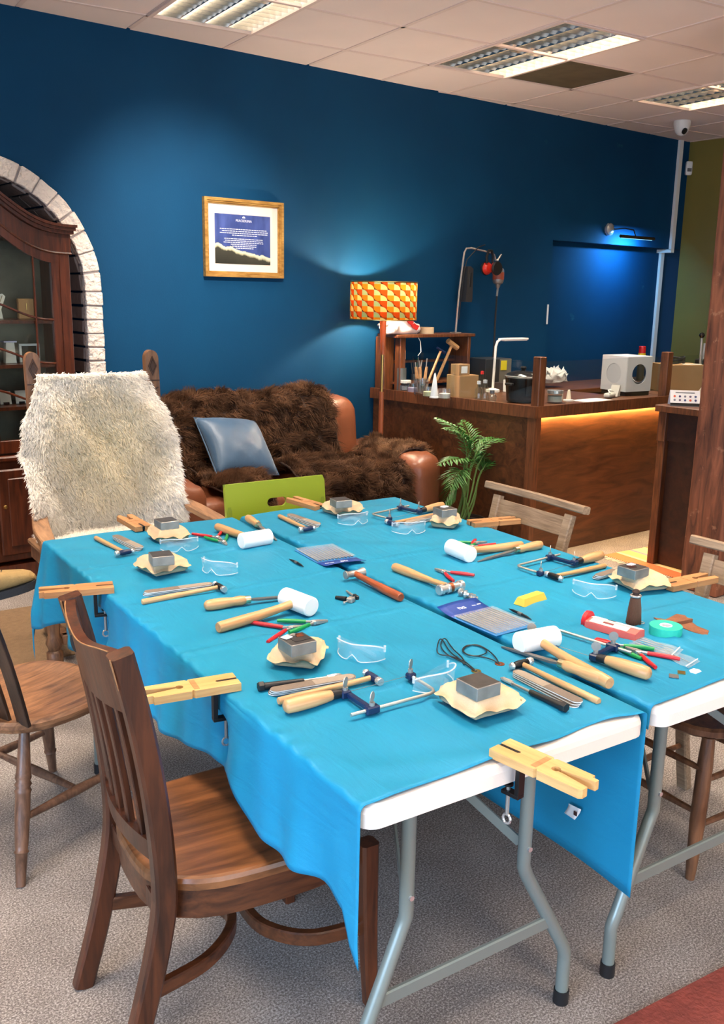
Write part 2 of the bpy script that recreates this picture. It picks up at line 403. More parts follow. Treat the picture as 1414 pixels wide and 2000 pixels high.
# recessed louvre lights
refl = plain('louvre_aluminium', rgb(215,212,206), .22, 1); hous = plain('lamp_housing_white', rgb(210,205,198), .5)
tube_on = emit('fluorescent_tube', (1,.9,.76,1), 9.0); tube_off = plain('unlit_tube', rgb(190,170,130), .4)
def troffer():
    t = thing('ceiling_light', 'x', 'ceiling light')
    b = MB(); d = .10
    b.box((0,0,d), (.57,1.17,.006)); 
    for s in (-1,1): b.box((s*.285,0,d/2), (.006,1.17,d)); b.box((0,s*.585,d/2), (.57,.006,d))
    b.build('housing', hous, t, 0)
    f = MB()
    for s in (-1,1): f.box((s*.292,0,-.002), (.022,1.19,.014)); f.box((0,s*.590,-.002), (.562,.022,.014))
    f.build('frame', grid_mat, t, 0)
    xs = (-.205,-.068,.068,.205)
    bl = MB().box((0,0,.028), (.57,.0025,.05)).mesh('louvre_blade', refl, 0)
    for k in range(17):
        o = link('louvre_blade', bl, t); o.location.y = -.56+1.12*k/16
    rf = MB().prism([(-.026,.05),(-.003,0),(.003,0),(.026,.05)], -.58, .58, RX(PI/2)).mesh('reflector', refl, 0)
    for x in (-.137,0,.137): o = link('reflector', rf, t); o.location = (x,0,.004)
    return t, xs
t0, TX = troffer()
for k, (i, j) in enumerate(LAMPS):
    t = t0 if k == 0 else copy_tree(t0)
    t.location = gp(i+.5, j+1); t.rotation_euler.z = GA
    t['label'] = ['louvred fluorescent ceiling light nearest the brick arch', 'louvred ceiling light with two dark tubes beside the brown tile', 'louvred ceiling light near the security camera'][k] if k < 3 else 'louvred ceiling light out of view above the shop floor'
    t['group'] = 'louvred ceiling lights'
    for q, x in enumerate(TX):
        off = (i, j) == (3, 0) and q < 2
        m = MB().cyl((x,-.57,.072), (x,.57,.072), .013, n=10); o = m.build('tube', tube_off if off else tube_on, t)
    l = bpy.data.lights.new('lamp_glow', 'AREA'); l.shape = 'RECTANGLE'; l.size = .5; l.size_y = 1.1
    l.energy = LAMP_POWER*{(0,0): 9, (3,0): 6, (6,0): 5, (-3,0): 7.5}.get((i, j), 1); l.color = LAMP_COL; l.spread = math.radians(95)
    lo = bpy.data.objects.new('lamp_glow', l); COL.objects.link(lo); lo.parent = t; lo.location = (0,0,-.012)
# brick arch band around the niche
brick_m = plain('white_painted_brick', rgb(226,210,196), .75, 0, .9, 34, .05, 20)
brick_b = bpy.data.materials['white_painted_brick'].node_tree
for n_ in brick_b.nodes:
    if n_.type == 'BUMP': n_.inputs['Distance'].default_value = .03
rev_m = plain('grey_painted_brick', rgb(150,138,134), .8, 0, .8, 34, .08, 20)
arch = thing('brick_arch', 'white painted rough brick arch set into the blue wall', 'arch', (AX, 0, 0))
NB = 19
def brick_poly(poly, y0, y1, mat):
    m = MB(); c = [sum(p[0] for p in poly)/len(poly), sum(p[1] for p in poly)/len(poly)]
    g = .006
    pl = []
    for p in poly:
        d = Vector((p[0]-c[0], p[1]-c[1])); d = d*(1-g/d.length*1.2); pl.append((c[0]+d.x+random.uniform(-.003,.003), c[1]+d.y+random.uniform(-.003,.003)))
    m.prism(pl, -y1, -y0, RX(PI/2)); o = m.build('brick', mat, arch, 0)
    bv = o.modifiers.new('bevel', 'BEVEL'); bv.width = .004; bv.segments = 1
for i in range(NB):
    a0, a1 = PI*i/NB, PI*(i+1)/NB; am = (a0+a1)/2
    q = [(ARI*math.cos(a0), AZ+ARI*math.sin(a0)), (ARO*math.cos(a0), AZ+ARO*math.sin(a0)), (ARO*math.cos(am), AZ+ARO*math.sin(am)), (ARO*math.cos(a1), AZ+ARO*math.sin(a1)), (ARI*math.cos(a1), AZ+ARI*math.sin(a1)), (ARI*math.cos(am), AZ+ARI*math.sin(am))]
    brick_poly(q, -.035-random.uniform(0,.006), .02, brick_m)
    r0, r1 = ARI, ARI+.018
    q2 = [(r0*math.cos(a0), AZ+r0*math.sin(a0)), (r1*math.cos(a0), AZ+r1*math.sin(a0)), (r1*math.cos(a1), AZ+r1*math.sin(a1)), (r0*math.cos(a1), AZ+r0*math.sin(a1))]
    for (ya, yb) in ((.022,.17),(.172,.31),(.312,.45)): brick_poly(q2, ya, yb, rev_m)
hz = .0769
for s in (-1, 1):
    for k in range(20):
        z0, z1 = AZ-hz*(k+1), AZ-hz*k; z0 = max(z0, .0)
        if z1-z0 < .03: continue
        xa, xb = sorted((s*ARI, s*ARO)); brick_poly([(xa,z0),(xb,z0),(xb,z1),(xa,z1)], -.035-random.uniform(0,.006), .02, brick_m)
        xa, xb = sorted((s*ARI, s*(ARI+.018)))
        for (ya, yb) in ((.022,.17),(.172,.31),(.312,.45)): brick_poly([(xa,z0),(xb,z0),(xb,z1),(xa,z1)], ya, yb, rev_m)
mort = MB(); pts_o = [((ARO-.008)*math.cos(PI*k/24), AZ+(ARO-.008)*math.sin(PI*k/24)) for k in range(25)]; pts_i = [((ARI+.008)*math.cos(PI*k/24), AZ+(ARI+.008)*math.sin(PI*k/24)) for k in range(25)]
pts_o = [(ARO-.008, .02)]+pts_o+[(-ARO+.008, .02)]; pts_i = [(ARI+.008, .02)]+pts_i+[(-ARI-.008, .02)]
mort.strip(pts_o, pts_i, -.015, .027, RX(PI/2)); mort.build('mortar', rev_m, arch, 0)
# conduit, sensor, security camera, wall tape
cond = MB(); pv = [(5.30,-.014,CEIL-.01),(5.30,-.014,2.085)]
cond.box((5.30,-.013,(CEIL+2.06)/2), (.05,.026,CEIL-2.06)); cond.box((5.30,.05,2.05), (.05,.15,.03)); cond.box((5.345,ND-.014,1.53), (.05,.026,1.06))
tag(cond.build('conduit', MT['white'], ang=0), 'white plastic cable conduit running down the wall corner', 'conduit')
se = thing('alarm_sensor', 'small white motion sensor high in the room corner', 'sensor', (5.43,-.03,2.78)); se.rotation_euler.z = -.6
MB().rbox((0,0,0), (.06,.04,.12), .012, 5).build('case', MT['white'], se); MB().box((0,-.021,-.015), (.04,.004,.03), ch=.001).build('lens', MT['dark_steel'], se)
cc = thing('security_camera', 'white dome security camera on the ceiling', 'camera', gp(7.75,.45)+Vector((0,0,0)))
p_ = at_z(1333, 236, CEIL); cc.location = (p_.x, p_.y, CEIL)
MB().lathe([(.065,0),(.068,-.02),(.062,-.05),(.05,-.085),(.028,-.108),(.004,-.115)], 20).build('dome', MT['white'], cc)
MB().lathe([(.025,0),(.025,.012),(.018,.014)], 16, TR(-.028,-.04,-.082) @ RX(PI/2+.5) @ RZ(0)).build('lens', MT['black'], cc)
tp_ = at_y(1070, 614, 0); tag(MB().box((tp_.x-.01,-.004,tp_.z), (.018,.008,.16), ch=.002).build('door_catch', MT['paper'], ang=0), 'short white strip fixed on the blue wall', 'wall strip')

# unseen spotlight added out of view to light the wall by the picture
sp_l = thing('added_spotlight', 'unseen white ceiling spotlight added to light the blue wall', 'spotlight', (.12,-1.75,CEIL))
MB().lathe([(.05,0),(.05,-.02),(.02,-.025)], 18).build('ceiling_rose', MT['white'], sp_l); MB().tube([(0,0,-.02),(0,0,-.07)], .008, 8).build('stem', MT['white'], sp_l)
sd_ = Vector((.24,1.75,-1.22)).normalized(); Ms = TR(0,0,-.09) @ sd_.to_track_quat('Z', 'Y').to_matrix().to_4x4()
MB().lathe([(.02,-.05),(.035,-.04),(.042,.05),(.038,.05),(.03,.0),(.001,0)], 20, Ms, False).build('shade', MT['white'], sp_l)
sl_ = bpy.data.lights.new('added_spot_glow', 'SPOT'); sl_.energy = 185; sl_.spot_size = math.radians(60); sl_.spot_blend = 1.0; sl_.color = (1,.90,.80); sl_.shadow_soft_size = .03
so_l = bpy.data.objects.new('added_spot_glow', sl_); COL.objects.link(so_l); so_l.parent = sp_l; so_l.location = Vector((0,0,-.09))+sd_*.055; so_l.rotation_euler = sd_.to_track_quat('-Z', 'Y').to_euler()
# ------------------------------------------------------------------ flat print helper: text as thin mesh
def text_mesh(txt, size, name, mat, parent, M, ext=.0004, align='CENTER'):
    c = bpy.data.curves.new('tmp', 'FONT'); c.body = txt; c.size = size; c.extrude = ext; c.align_x = align; c.align_y = 'CENTER'
    t = bpy.data.objects.new('tmp', c); COL.objects.link(t)
    me = bpy.data.meshes.new_from_object(t.evaluated_get(bpy.context.evaluated_depsgraph_get()))
    bpy.data.objects.remove(t); bpy.data.curves.remove(c)
    me.transform(M); me.materials.clear(); me.materials.append(mat); return link(name, me, parent)
# ------------------------------------------------------------------ framed print
gold = wood('gilt_frame', rgb(150,102,45), rgb(212,166,92), 10, 6, 0, .35, .05); gold.node_tree.nodes['Principled BSDF'].inputs['Metallic'].default_value = .35
pf = thing('framed_picture', 'gold framed print with pale mount hanging on the blue wall', 'picture', (.722, -.003, 1.936))
W2, H2, fw = .285, .232, .034
fm = MB()
for s in (-1,1):
    for (a, b, vert) in (((s*W2), 0, True), ((s*H2), 0, False)):
        L = H2 if vert else W2
        for (o, d, t) in ((0, .03, .5), (.5, .022, .3), (.8, .014, .2)):
            p0 = (W2 if vert else H2)-fw*o; p1 = p0-fw*t
            if vert: q = [(s*p0, -(H2-fw*o)), (s*p1, -(H2-fw*(o+t))), (s*p1, H2-fw*(o+t)), (s*p0, H2-fw*o)]
            else: q = [(-(W2-fw*o), s*p0), (W2-fw*o, s*p0), (W2-fw*(o+t), s*p1), (-(W2-fw*(o+t)), s*p1)]
            fm.prism(q, 0, d, RX(PI/2))
fm.build('frame', gold, pf, 0)
MB().box((0,-.004,0), (2*(W2-fw)+.01, .004, 2*(H2-fw)+.01)).build('mount', plain('pale_mount', rgb(232,212,196), .8), pf, 0)
def print_mat():
    m, nt, b = newmat('landscape_print'); c = coords(nt); sx = nd(nt, 'ShaderNodeSeparateXYZ'); nt.links.new(c, sx.inputs[0])
    n = nd(nt, 'ShaderNodeTexNoise', i_Scale=18, i_Detail=5); nt.links.new(coords(nt, (1,1,.35)), n.inputs[0])
    sky = ramp(nt, n.outputs[0], [(.3, rgb(40,56,110)), (.7, rgb(72,88,150))])
    # hill line: z + .22x + .06*noise
    h = nd(nt, 'ShaderNodeMath', operation='MULTIPLY_ADD'); h.inputs[1].default_value = .20; nt.links.new(sx.outputs[0], h.inputs[0]); nt.links.new(sx.outputs[2], h.inputs[2])
    h2 = nd(nt, 'ShaderNodeMath', operation='MULTIPLY_ADD'); h2.inputs[1].default_value = .06; nt.links.new(n.outputs[0], h2.inputs[0]); nt.links.new(h.outputs[0], h2.inputs[2])
    hill = ramp(nt, h2.outputs[0], [(0, rgb(38,38,32)), (.5, rgb(60,58,48)), (.56, rgb(190,184,150)), (.63, rgb(225,220,190)), (.66, rgb(120,125,120))])
    rng = nd(nt, 'ShaderNodeMapRange'); rng.inputs[1].default_value = -.16; rng.inputs[2].default_value = .02; nt.links.new(h2.outputs[0], rng.inputs[0])
    hill_in = [l for l in nt.links if l.to_node.type == 'VALTORGB' and l.from_node == h2][0]; ht = hill_in.to_socket; nt.links.remove(hill_in); nt.links.new(rng.outputs[0], ht)
    fac = nd(nt, 'ShaderNodeMath', operation='GREATER_THAN'); fac.inputs[1].default_value = .66; nt.links.new(rng.outputs[0], fac.inputs[0])
    mx = nd(nt, 'ShaderNodeMix', data_type='RGBA'); nt.links.new(fac.outputs[0], mx.inputs[0]); nt.links.new(hill, mx.inputs[6]); nt.links.new(sky, mx.inputs[7])
    nt.links.new(mx.outputs[2], b.inputs['Base Color']); b.inputs['Roughness'].default_value = .4; return m
MB().box((-.005,-.0075,-.005), (.40,.002,.295)).build('print', print_mat(), pf, 0)
ink = plain('white_ink', rgb(225,225,235), .7)
text_mesh('PEACEDUNA', .02, 'heading', ink, pf, TR(0,-.0095,.106) @ RX(PI/2))
em = MB(); em.prism([(.022*math.cos(t)*.5, .011+.011*math.sin(t)) for t in [PI*k/8 for k in range(9)]], 0, .0005, TR(0,-.009,.112) @ RX(PI/2)); em.build('emblem', ink, pf, 0)
wl = random.Random(3)
for k, (w_, z_) in enumerate([(.34,.055),(.31,.043),(.34,.031),(.17,.019),(.28,-.002),(.27,-.013),(.29,-.024),(.19,-.035),(.17,-.046),(.12,-.057)]):
    ln = MB(); x = -w_/2
    while x < w_/2:
        d = wl.uniform(.006,.022); ln.box((x+d/2,-.0092,z_), (d,.0006,.0042)); x += d+.004
    ln.build('text_line', ink, pf, 0)
MB().box((0,-.0125,0), (2*(W2-fw)+.004, .001, 2*(H2-fw)+.004)).build('glazing', glass('picture_glass', (1,1,1,1), .05, 0), pf, 0)
# ------------------------------------------------------------------ picture light
pl = thing('picture_light', 'slim brass picture light shining over the wall recess', 'wall lamp', (4.36, 0, 2.19))
MB().lathe([(.05,0),(.055,.012),(.05,.03),(.03,.045),(.004,.05)], 16, RX(PI/2)).build('rose', MT['chrome'], pl)
MB().tube([(.02,-.04,0),(.1,-.1,.012),(.17,-.14,0),(.19,-.15,-.05)], .005).build('arm', MT['black_metal'], pl)
MB().tube([(-.02,-.15,-.06),(.46,-.15,-.06)], .013, 10).build('bar', plain('dark_brass', rgb(70,55,35), .4, .6), pl)
MB().box((.22,-.141,-.0725), (.44,.006,.003)).build('led_strip', emit('cool_led', (.25,.6,1,1), 2), pl, 0)
ll = bpy.data.lights.new('led_glow', 'AREA'); ll.shape = 'RECTANGLE'; ll.size = .3; ll.size_y = .02; ll.energy = 9; ll.color = (.12,.5,1)
lo = bpy.data.objects.new('led_glow', ll); COL.objects.link(lo); lo.parent = pl; lo.location = (.22,-.14,-.08); lo.rotation_euler = (math.radians(42), 0, 0)
# ------------------------------------------------------------------ floor lamp
def shade_mat():
    m, nt, b = newmat('retro_shade_print'); out = nt.nodes['Material Output']
    tc = nd(nt, 'ShaderNodeTexCoord'); sx = nd(nt, 'ShaderNodeSeparateXYZ'); nt.links.new(tc.outputs['Object'], sx.inputs[0])
    def M(op, a, b_=None, c_=None):
        n = nd(nt, 'ShaderNodeMath', operation=op)
        for k, v in enumerate((a, b_, c_)):
            if v is None: continue
            if isinstance(v, (int, float)): n.inputs[k].default_value = v
            else: nt.links.new(v, n.inputs[k])
        return n.outputs[0]
    ang = M('MULTIPLY', M('ARCTAN2', sx.outputs[1], sx.outputs[0]), 32/(2*PI)); ang = M('ADD', ang, 64.0)
    row = M('MULTIPLY_ADD', sx.outputs[2], 7/.245, 20.0)
    iu, iv = M('FLOOR', ang), M('FLOOR', row); fu, fv = M('SUBTRACT', ang, iu), M('SUBTRACT', row, iv)
    par = M('MODULO', M('ADD', iu, iv), 2.0); rpar = M('MODULO', iv, 2.0)
    d1 = M('SQRT', M('ADD', M('MULTIPLY', fu, fu), M('MULTIPLY', fv, fv)))
    gu_, gv_ = M('SUBTRACT', 1.0, fu), M('SUBTRACT', 1.0, fv)
    d2 = M('SQRT', M('ADD', M('MULTIPLY', gu_, gu_), M('MULTIPLY', gv_, gv_)))
    rnd = M('LESS_THAN', d2, 1.13); qtr = M('LESS_THAN', d1, 1.0)
    def mixc(f, a, b_):
        n = nd(nt, 'ShaderNodeMix', data_type='RGBA'); nt.links.new(f, n.inputs[0])
        for k, v in ((6, a), (7, b_)):
            if isinstance(v, tuple): n.inputs[k].default_value = v
            else: nt.links.new(v, n.inputs[k])
        return n.outputs[2]
    big = mixc(rpar, rgb(222,105,35), rgb(240,165,40)); small = mixc(rpar, rgb(190,205,150), rgb(250,235,150))
    bigc = mixc(rnd, rgb(120,62,25), big); smallc = mixc(qtr, rgb(190,90,30), small)
    col = mixc(par, bigc, smallc)
    df = nd(nt, 'ShaderNodeBsdfDiffuse'); tr = nd(nt, 'ShaderNodeBsdfTranslucent'); mx = nd(nt, 'ShaderNodeMixShader'); mx.inputs[0].default_value = .26
    nt.links.new(col, df.inputs[0]); nt.links.new(col, tr.inputs[0]); nt.links.new(df.outputs[0], mx.inputs[1]); nt.links.new(tr.outputs[0], mx.inputs[2]); nt.links.new(mx.outputs[0], out.inputs[0]); nt.nodes.remove(b)
    return m
lampw = wood('lamp_teak', rgb(120,58,28), rgb(170,92,50), 6, 10, 2, .4, .04)
fl_ = thing('floor_lamp', 'tall wooden floor lamp with orange retro patterned drum shade', 'lamp', (1.625,-.30,0)); fl_.rotation_euler.z = 0
MB().lathe([(.16,0),(.16,.015),(.145,.03),(.03,.04)], 28).build('base', lampw, fl_)
MB().tube([(-.0,0,.03),(0,0,.97)], [.02,.017], 8).build('pole', lampw, fl_)
MB().tube([(0,0,.96),(0,0,1.24)], .009, 8).build('stem', MT['brass'], fl_)
MB().tube([(0,0,1.22),(0,0,1.50)], [.018,.024], 8).build('neck', lampw, fl_)
sh = MB(); sh.grid(lambda a, b: (.222*math.cos(2*PI*a), .222*math.sin(2*PI*a), 1.452+.245*b), 48, 1); so = sh.build('shade', shade_mat(), fl_, 180); solid(so, .002)
rg = MB()
for z in (1.453,1.696): rg.tube([(.222*math.cos(2*PI*k/32), .222*math.sin(2*PI*k/32), z) for k in range(33)], .004, 6)
for k in range(3): rg.tube([(0,0,1.66),(.22*math.cos(2*PI*k/3),.22*math.sin(2*PI*k/3),1.69)], .002, 5)
rg.build('shade_ring', MT['brass'], fl_)
MB().lathe([(.012,1.49),(.016,1.50),(.026,1.52),(.026,1.535),(.014,1.548),(.002,1.55)], 14).build('bulb', emit('warm_bulb', (1,.8,.55,1), 6), fl_)
lb = bpy.data.lights.new('bulb_glow', 'POINT'); lb.energy = 27; lb.color = (1,.86,.66); lb.shadow_soft_size = .028
lo = bpy.data.objects.new('bulb_glow', lb); COL.objects.link(lo); lo.parent = fl_; lo.location = (0,0,1.585)
# ------------------------------------------------------------------ fur
def fur_object(name, P, Nn, length, width, mat, parent, droop=.4, seed=1, clump=.6, cl_scale=.05, kind='stuff', along=None):
    r = np.random.default_rng(seed); n = len(P)
    cell = np.floor(P/cl_scale).astype(int); h = (cell[:,0]*73856093 ^ cell[:,1]*19349663 ^ cell[:,2]*83492791) % 1000003
    cr = np.random.default_rng(seed+5).normal(size=(1009,3)); cv = cr[h % 1009]*.45*clump
    d = Nn+cv+r.normal(size=(n,3))*.28
    if along is not None: d += along
    d /= np.linalg.norm(d, axis=1)[:,None]
    L = length*(.6+.6*r.random(n))[:,None]
    side = np.cross(d, r.normal(size=(n,3))); side /= np.linalg.norm(side, axis=1)[:,None]+1e-9; side *= width/2
    g = np.array([0,0,-1.])*droop
    p1 = P+d*L*.5+g*L*.12; p2 = P+d*L*.9+g*L*.55+cv*L*.4
    V = np.stack([P-side, P+side, p1+side*.8, p1-side*.8, p2], 1).reshape(-1,3)
    b = np.arange(n)*5
    quad = np.stack([b, b+1, b+2, b+3], 1); tri = np.stack([b+3, b+2, b+4], 1)
    me = bpy.data.meshes.new(name); me.vertices.add(len(V)); me.vertices.foreach_set('co', V.ravel().astype(np.float32))
    lv = np.concatenate([quad.ravel(), tri.ravel()]); me.loops.add(len(lv)); me.loops.foreach_set('vertex_index', lv.astype(np.int32))
    st = np.concatenate([np.arange(n)*4, n*4+np.arange(n)*3]); me.polygons.add(2*n); me.polygons.foreach_set('loop_start', st.astype(np.int32))
    me.update(calc_edges=True); me.materials.append(mat); me.shade_smooth()
    o = link(name, me, parent); o['kind'] = kind; return o
def sample_mesh(me, n, seed=0, mask=None):
    """random points with normals on a mesh"""
    me.calc_loop_triangles(); v = np.empty(len(me.vertices)*3); me.vertices.foreach_get('co', v); v = v.reshape(-1,3)
    t = np.array([l.vertices[:] for l in me.loop_triangles]); a, b, c = v[t[:,0]], v[t[:,1]], v[t[:,2]]
    nr = np.cross(b-a, c-a); ar_ = np.linalg.norm(nr, axis=1)/2; nr = nr/(2*ar_[:,None]+1e-12)
    if mask is not None: ar_ = ar_*mask((a+b+c)/3, nr)
    r = np.random.default_rng(seed); k = r.choice(len(t), n, p=ar_/ar_.sum()); u1, u2 = r.random(n), r.random(n); s = np.sqrt(u1)
    P = (1-s)[:,None]*a[k]+(s*(1-u2))[:,None]*b[k]+(s*u2)[:,None]*c[k]
    return P, nr[k]
def translucent(m, f=.45):
    nt = m.node_tree; b = nt.nodes['Principled BSDF']; out = nt.nodes['Material Output']; src = b.inputs['Base Color'].links[0].from_socket
    tr = nd(nt, 'ShaderNodeBsdfTranslucent'); nt.links.new(src, tr.inputs[0]); mx = nd(nt, 'ShaderNodeMixShader'); mx.inputs[0].default_value = f
    nt.links.new(b.outputs[0], mx.inputs[1]); nt.links.new(tr.outputs[0], mx.inputs[2]); nt.links.new(mx.outputs[0], out.inputs[0]); b.inputs['Specular IOR Level'].default_value = .15; return m
def fur_mat(name, c1, c2, scale=14, rough=.7):
    m, nt, b = newmat(name); n = nd(nt, 'ShaderNodeTexNoise', i_Scale=scale, i_Detail=4); nt.links.new(coords(nt), n.inputs[0])
    nt.links.new(ramp(nt, n.outputs[0], [(.35, c1), (.65, c2)]), b.inputs['Base Color']); b.inputs['Roughness'].default_value = rough
    return translucent(m)
def wob(x, y, s=1.0): return math.sin(x*7.1*s+1.3)*math.cos(y*6.3*s+.4)+.5*math.sin(x*15.7*s+y*11.1*s)
def closed_sheet(name, mat, parent, pts_fn, nu, nv, th):
    """thin closed hide: top surface pts_fn(u,v) -> (p, n), offset back by th"""
    m = MB(); top = []; bot = []
    for i in range(nu+1):
        for j in range(nv+1):
            p, n = pts_fn(i/nu, j/nv); top.append(p); bot.append(p-n*th)
    k = len(top); m.v = [tuple(p) for p in top+bot]; q = nv+1
    for i in range(nu):
        for j in range(nv):
            a = i*q+j; m.f += [(a, a+q, a+q+1, a+1), (k+a, k+a+1, k+a+q+1, k+a+q)]
    for i in range(nu):
        a, b = i*q, (i+1)*q; m.f += [(a, k+a, k+b, b)]; a, b = i*q+nv, (i+1)*q+nv; m.f += [(a, b, k+b, k+a)]
    for j in range(nv):
        a, b = j, j+1; m.f += [(a, b, k+b, k+a)]; a, b = nu*q+j, nu*q+j+1; m.f += [(a, k+a, k+b, b)]
    return m.build(name, mat, parent, 180)
# ------------------------------------------------------------------ leather sofa
leather = plain('tan_leather', rgb(126,72,46), .36, 0, .12, 45, .18, 5)
sofa = thing('sofa', 'tan leather sofa against the blue wall under brown sheepskins', 'sofa', (.64,-.52,0))
SX0, SX1 = -.33, 1.60   # world x extent
MB().rbox((0,0,.24), (1.88,.84,.30), .05, 8).build('base', leather, sofa, 180)
def sag(p): return Vector((p.x, p.y+.10*max(0,(p.z-.4)), p.z+.012*wob(p.x,p.y)))
for s in (-1,1):
    MB().rbox((s*.415,-.05,.44), (.82,.70,.16), .06, 8, fn=lambda p: Vector((p.x,p.y,p.z+.008*wob(p.x*2,p.y*2)))).build('seat_cushion', leather, sofa, 180)
    MB().rbox((s*.40,.28,.66), (.80,.26,.58), .12, 10, fn=sag).build('back_cushion', leather, sofa, 180)
    MB().rbox((s*.845,-.02,.36), (.27,.86,.56), .10, 10, fn=lambda p: Vector((p.x,p.y,p.z+.01*wob(p.x*3,p.y*3)))).build('arm', leather, sofa, 180)
    for y in (-.36,.36): MB().tube([(s*.82,y,0),(s*.82,y,.1)], [.02,.03], 8).build('foot', MT['brown'], sofa)
fur_b = fur_mat('brown_wool', rgb(56,37,26), rgb(124,90,66), 9)
fur_b2 = fur_mat('light_brown_wool', rgb(96,68,48), rgb(168,130,98), 9)
hide = plain('hide', rgb(70,50,38), .9)
def sheepskin(name, label, fn, nu, nv, mat, n, L, seed, along=None, droop=.5):
    t = thing(name, label, 'sheepskin', (0,0,0), 0, 'brown sheepskins on the sofa')
    p, _ = fn(.5,.5); t.location = (p.x, p.y, 0)
    off = Vector((p.x, p.y, 0))
    h = closed_sheet('hide', hide, t, lambda u, v: (fn(u,v)[0]-off, fn(u,v)[1]), nu, nv, .012)
    me = MB(); me.grid(lambda u, v: fn(u,v)[0]-off, nu, nv); tmp = bpy.data.meshes.new('tmp'); tmp.from_pydata(me.v, [], me.f)
    P, Nn = sample_mesh(tmp, n, seed)
    c = np.array([(fn(.5,.5)[1])[:]]) 
    Nd = np.array([fn(.5,.5)[1][:]]); flip = np.sign((Nn*Nd).sum(1)); 
    # orient every normal with the analytic one at the nearest corner of the sheet
    us = np.linspace(0,1,13); C_ = []; D_ = []
    for a in us:
        for b in us: p_, n_ = fn(a,b); C_.append((p_-off)[:]); D_.append(n_[:])
    C_ = np.array(C_); D_ = np.array(D_)
    for k0 in range(0, len(P), 4000):
        seg = slice(k0, k0+4000); idx = ((P[seg][:,None,:]-C_[None])**2).sum(2).argmin(1); Nn[seg] = D_[idx]*.7+Nn[seg]*np.sign((Nn[seg]*D_[idx]).sum(1))[:,None]*.3
    Nn /= np.linalg.norm(Nn, axis=1)[:,None]
    fur_object('wool', P, Nn, L, .004, mat, t, droop, seed, .9, .07, along=along)
    bpy.data.meshes.remove(tmp); return t
def path_sheet(path, x0f, x1f, lift=.0):
    """sheet that follows a side profile path (y,z) and spans x0f(v)..x1f(v)"""
    P = [Vector((0,y,z)) for y, z in path]; d = [0]
    for a, b in zip(P, P[1:]): d.append(d[-1]+(b-a).length)
    def fn(u, v):
        s = v*d[-1]; k = max(i for i in range(len(d)-1) if d[i] <= s+1e-9); t = (s-d[k])/(d[k+1]-d[k])
        p = P[k].lerp(P[k+1], t); tg = (P[min(k+1+(t>.5), len(P)-1)]-P[max(k-(t<.5), 0)]).normalized(); n = Vector((0, tg.z, -tg.y))
        if n.y > 0 and abs(n.z) < .3: n = -n
        if n.z < -.3: n = -n
        x = x0f(v)+(x1f(v)-x0f(v))*u
        return Vector((x, p.y, p.z))+n*(lift+.012*wob(x*1.3, s*1.5)), n
    return fn
# big skin thrown over the backrest
bp = [(-.12,.74),(-.11,.86),(-.13,.95),(-.19,.985),(-.27,.96),(-.34,.87),(-.385,.75),(-.42,.62),(-.45,.56)]
sheepskin('sheepskin', 'dark brown sheepskin draped over the sofa backrest', path_sheet(bp, lambda v: -.20+.14*v+.03*math.sin(5*v), lambda v: 1.20-.10*abs(v-.6)+.03*math.sin(7*v), .03), 26, 22, fur_b, 42000, .06, 11, np.array([0,-.2,-.55]))
# skins on the seat and over the right arm
sp = [(-.50,.60),(-.56,.58),(-.70,.575),(-.84,.56),(-.93,.52),(-.965,.42),(-.97,.30)]
sheepskin('sheepskin', 'dark brown sheepskin spread over the right sofa seat', path_sheet(sp, lambda v: .60+.03*math.sin(9*v), lambda v: 1.36+.05*math.sin(6*v), .03), 20, 16, fur_b, 30000, .06, 12, np.array([.1,-.5,-.1]))
def arm_fn(u, v):
    a = -.35+u*(PI+.6); x = 1.487-.137*math.cos(a); z = .512+.13*math.sin(a)
    n = Vector((-math.cos(a), 0, math.sin(a))).normalized(); y = -.36-.42*v
    return Vector((x, y, z+.012*wob(x*2,y*2)))+n*.02, n
sheepskin('sheepskin', 'lighter brown sheepskin over the right sofa arm', arm_fn, 16, 12, fur_b2, 20000, .055, 13)
sp2 = [(-.44,.60),(-.52,.585),(-.66,.58),(-.80,.57),(-.90,.535),(-.93,.45)]
sheepskin('sheepskin', 'small dark sheepskin tuft beside the left sofa arm', path_sheet(sp2, lambda v: .03+.03*math.sin(8*v), lambda v: .34, .03), 14, 12, fur_b, 15000, .06, 14, np.array([0,-.5,-.1]))
# cushion
sat = plain('slate_blue_satin', rgb(44,78,108), .45, 0, .10, 25, .10, 8, Sheen_Weight=.3)
cu = thing('cushion', 'slate blue satin cushion leaning on the sofa back', 'cushion', (.34,-.66,.585)); cu.rotation_euler = (math.radians(-42), math.radians(7), .10)
def pillow(sz, th, pinch=.10, n=18):
    m = MB()
    for sg in (1,-1):
        def fn(a, b, sg=sg):
            x, y = 2*a-1, 2*b-1; k = 1-pinch*(1-abs(x)**2)*(abs(y)**3); k2 = 1-pinch*(1-abs(y)**2)*(abs(x)**3)
            h = th*((1-abs(x)**2.6)*(1-abs(y)**2.6))**.55
            return (x*sz[0]/2*k2, sg*(h+.004*wob(x*1.4,y*1.4)*(1-x*x)*(1-y*y)), (y*.5+.5)*sz[1]*(1) - pinch*.0)
        m.grid(fn, n, n)
    return m
pm = pillow((.46,.40), .085); po = pm.build('cover', sat, cu, 180)
wp = po.modifiers.new('weld', 'WELD'); wp.merge_threshold = .002
sm = MB(); sm.tube([(-.225,0,.004),(0,0,.006),(.225,0,.004),(.222,0,.2),(.225,0,.396),(0,0,.392),(-.225,0,.396),(-.222,0,.2),(-.225,0,.004)], .004, 6); sm.build('piping', sat, cu)
